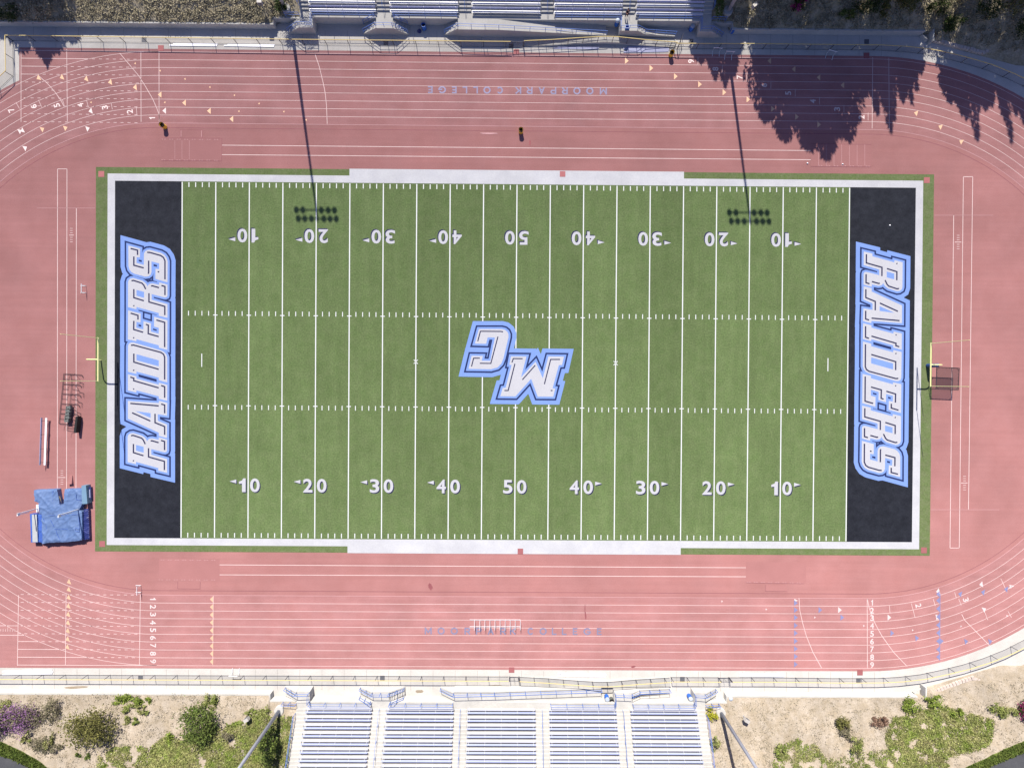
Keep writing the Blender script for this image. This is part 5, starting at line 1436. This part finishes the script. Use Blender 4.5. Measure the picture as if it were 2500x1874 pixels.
# trees beyond the top of the picture whose shade falls into it
def tree(x, Y, Ht, R, label, m='leaf_dark', n=2600, spires=9, size=.42, zlow=.30, seed=0, name='tree', dome=.42):
    r_ = random.Random(seed + int(x * 10)); z0 = hill_z(x, Y)
    t = thing(name, label, 'tree', (x, Y, z0), 'trees beyond the upper slope')
    MB().tube([(x, Y, z0 - .3), (x + .1, Y, z0 + (Ht - z0) * .5), (x, Y, Ht * .92)], .10 + R * .035, 8, .05).build('trunk', 'bark', t)
    mb = MB(); vs = []; fs = []; sp = []
    for k in range(spires):
        d = R * math.sqrt((k + .3) / spires) if k else 0; a = k * 2.4 + seed
        top = (Ht - z0) * (1 - dome * (d / R) ** 1.3) * r_.uniform(.9, 1.0) if k else Ht - z0
        lo = (Ht - z0) * (zlow + .1 * r_.random())
        sp.append((x + d * math.cos(a), Y + d * math.sin(a), z0 + lo, z0 + top, R * r_.uniform(.32, .48) * min(1, (12 / spires) ** (.15 if dome < .3 else .35))))
    for _ in range(n):
        sx, sy, a0, a1, rr = sp[r_.randrange(spires)]
        f = r_.random() ** 1.15
        w = rr * (1 - f) ** (.48 if dome < .3 else .62) * (1 if f > .12 else f / .12)
        an = r_.uniform(0, 6.283); q = w * math.sqrt(r_.random())
        p = Vector((sx + q * math.cos(an), sy + q * math.sin(an), a0 + (a1 - a0) * f))
        out = Vector((math.cos(an), math.sin(an), 1.5)).normalized()
        a = (out + Vector((r_.gauss(0, .35), r_.gauss(0, .35), r_.gauss(0, .35)))).normalized()
        b = Vector((r_.gauss(0, 1), r_.gauss(0, 1), r_.gauss(0, 1))); b = (b - a * b.dot(a)).normalized()
        L_ = size * (.7 + .9 * r_.random()); o = len(vs)
        vs += [p - a * L_ * .5, p + b * L_ * .26, p + a * L_ * .7, p - b * L_ * .26]; fs.append((o, o + 1, o + 2, o + 3))
    mb.add(vs, fs); mb.build('crown', m, t)
T = [(38.4, 54.5, 21.4, 7.3, 21000, 26, 'broad dark tree beyond the top edge shading lanes two to nine'),
     (26.2, 54.5, 15.2, 3.4, 2400, 7, 'tree beyond the top edge above the shaded mast'),
     (33.2, 56, 17.5, 3.0, 2000, 6, 'slim tree beyond the top edge left of the broad tree'),
     (48.2, 54.5, 21.0, 3.5, 2900, 8, 'slim tall tree beyond the top edge right of the broad tree'),
     (51.6, 54.5, 17.2, 2.5, 1500, 6, 'small slim tree beyond the top edge next to the tall slim one'),
     (60.0, 54.5, 21.8, 3.7, 2900, 8, 'tall tree beyond the top edge above the right bend'),
     (64.6, 55, 22.6, 3.0, 1900, 7, 'tall thin tree beyond the top right edge'),
     (68.3, 55, 24.3, 3.2, 2200, 7, 'tallest tree beyond the top right corner'),
     (74.5, 55, 21, 4.0, 2400, 7, 'spreading tree beyond the top right corner'),
     (25.2, 61.5, 17.2, 4.3, 4000, 9, 'dense tree of the back row nearest the grandstand'),
     (32.5, 62.5, 16.5, 4.6, 3600, 9, 'dense tree of the back row behind the mast'),
     (41, 62.5, 15.5, 5.0, 3600, 9, 'dense tree of the back row behind the broad tree'),
     (50, 62, 15.0, 4.8, 3200, 9, 'dense tree of the back row behind the slim trees'),
     (58, 61, 14.2, 4.2, 2300, 8, 'thin crowned tree of the back row above the bend'),
     (66, 61, 15, 4.4, 2600, 8, 'dense tree of the back row near the right corner'),
     (75, 60, 15, 4.6, 2600, 8, 'dense tree of the back row at the far right'),
     (45.5, 67, 20.5, 5.0, 3000, 9, 'tall added shade tree of the far row behind the broad tree'),  # far row: unseen trees added to deepen the shade on the right slope
     (54, 67, 20.2, 4.8, 3000, 9, 'tall added shade tree of the far row above the slim trees'),
     (62.5, 67, 20.5, 4.8, 3000, 9, 'tall added shade tree of the far row above the right bend'),
     (71, 66.5, 20.5, 5.0, 3000, 9, 'tall added shade tree of the far row near the right corner'),
     (36.8, 67.5, 20.5, 4.4, 2600, 9, 'tall added shade tree of the far row behind the shaded mast'),
     (-66.8, 58, 15.2, 5.4, 4200, 11, 'dense tree beyond the top left corner'),
     (-72.5, 57.5, 12.5, 3.4, 1800, 6, 'smaller tree beyond the top left corner'),
     (-65.9, 53.2, 12.4, 1.7, 900, 5, 'slim sapling beyond the top left corner')]
for i, (x, Y, Ht, R, n, sp, lb) in enumerate(T): tree(x, Y, Ht, R, lb, n=n if i == 0 else int(n * (2.2 if Y < 57 else 1.25)), spires=sp if i == 0 else sp + 3, seed=i, size=.50, dome=.20 if i == 0 else .42)
# two palms whose fronds shade the path by the left mast
for i, (x, Y, Hp) in enumerate(((-32.4, 52.8, 8.0), (-29.6, 50.6, 6.2))):
    z0 = hill_z(x, Y); t = thing('palm_tree', 'small palm tree beyond the top edge, %s' % ('left of the mast' if i == 0 else 'close behind the mast'), 'tree', (x, Y, z0), 'palms by the upper mast')
    MB().tube([(x, Y, z0 - .2), (x + .05, Y, Hp - .3)], .16, 8, .12).build('trunk', 'bark', t)
    for k in range(13):
        a = k * 2.399; m_ = MB(); prev = None; v = []; f = []
        for j in range(9):
            s_ = j / 8; r_ = 1.7 * s_; z = Hp + .55 * math.sin(s_ * 2.6) - .75 * s_ * s_
            c_ = Vector((x + r_ * math.cos(a), Y + r_ * math.sin(a), z))
            for sd in (-1, 1):
                w = Vector((-math.sin(a), math.cos(a), -.35)) * sd * (.42 * math.sin(.25 + s_ * 2.7)); o = len(v)
                e = Vector((math.cos(a), math.sin(a), 0))
                v += [c_ - e * .05, c_ + e * .05, c_ + w + e * .16]; f.append((o, o + 1, o + 2))
        m_.add(v, f); m_.build('frond', 'leaf_green', t)

# small things lying about and stains on the concrete
for u, v, lb in ((2172, 550.5, 'small white bundle lying on the black right end zone'), (1971, 399, 'small white bundle lying below the long jump runway end'), (2057, 401, 'small white bundle lying on the right pit cover')):
    c = P(u, v); mb = MB(); mb.lathe((c.x, c.y, .0), [(.0, .0), (.10, .02), (.11, .06), (.07, .12), (0, .13)], 9)
    mb.v = [p + Vector((.04 * noise.noise(p * 9), .05 * noise.noise(p * 7 + Vector((3, 0, 0))), .02 * noise.noise(p * 8))) for p in mb.v]
    tag(mb.build('bundle', 'white_paint', smooth=True), lb, 'bundle', 'small white bundles')
for fn, x, y, rx, ry in ((B1, 640, 978, 1.6, .16), (B2, 1395, 1012, .55, .22), (B2, 2010, 965, 1.5, .12), (B3, 1690, 1040, .5, .5)):
    o = blot(fn, x, y, rx, ry, .05, 'earth', None, -.008); o.parent = None; struct(o); o.name = 'soil_stain'
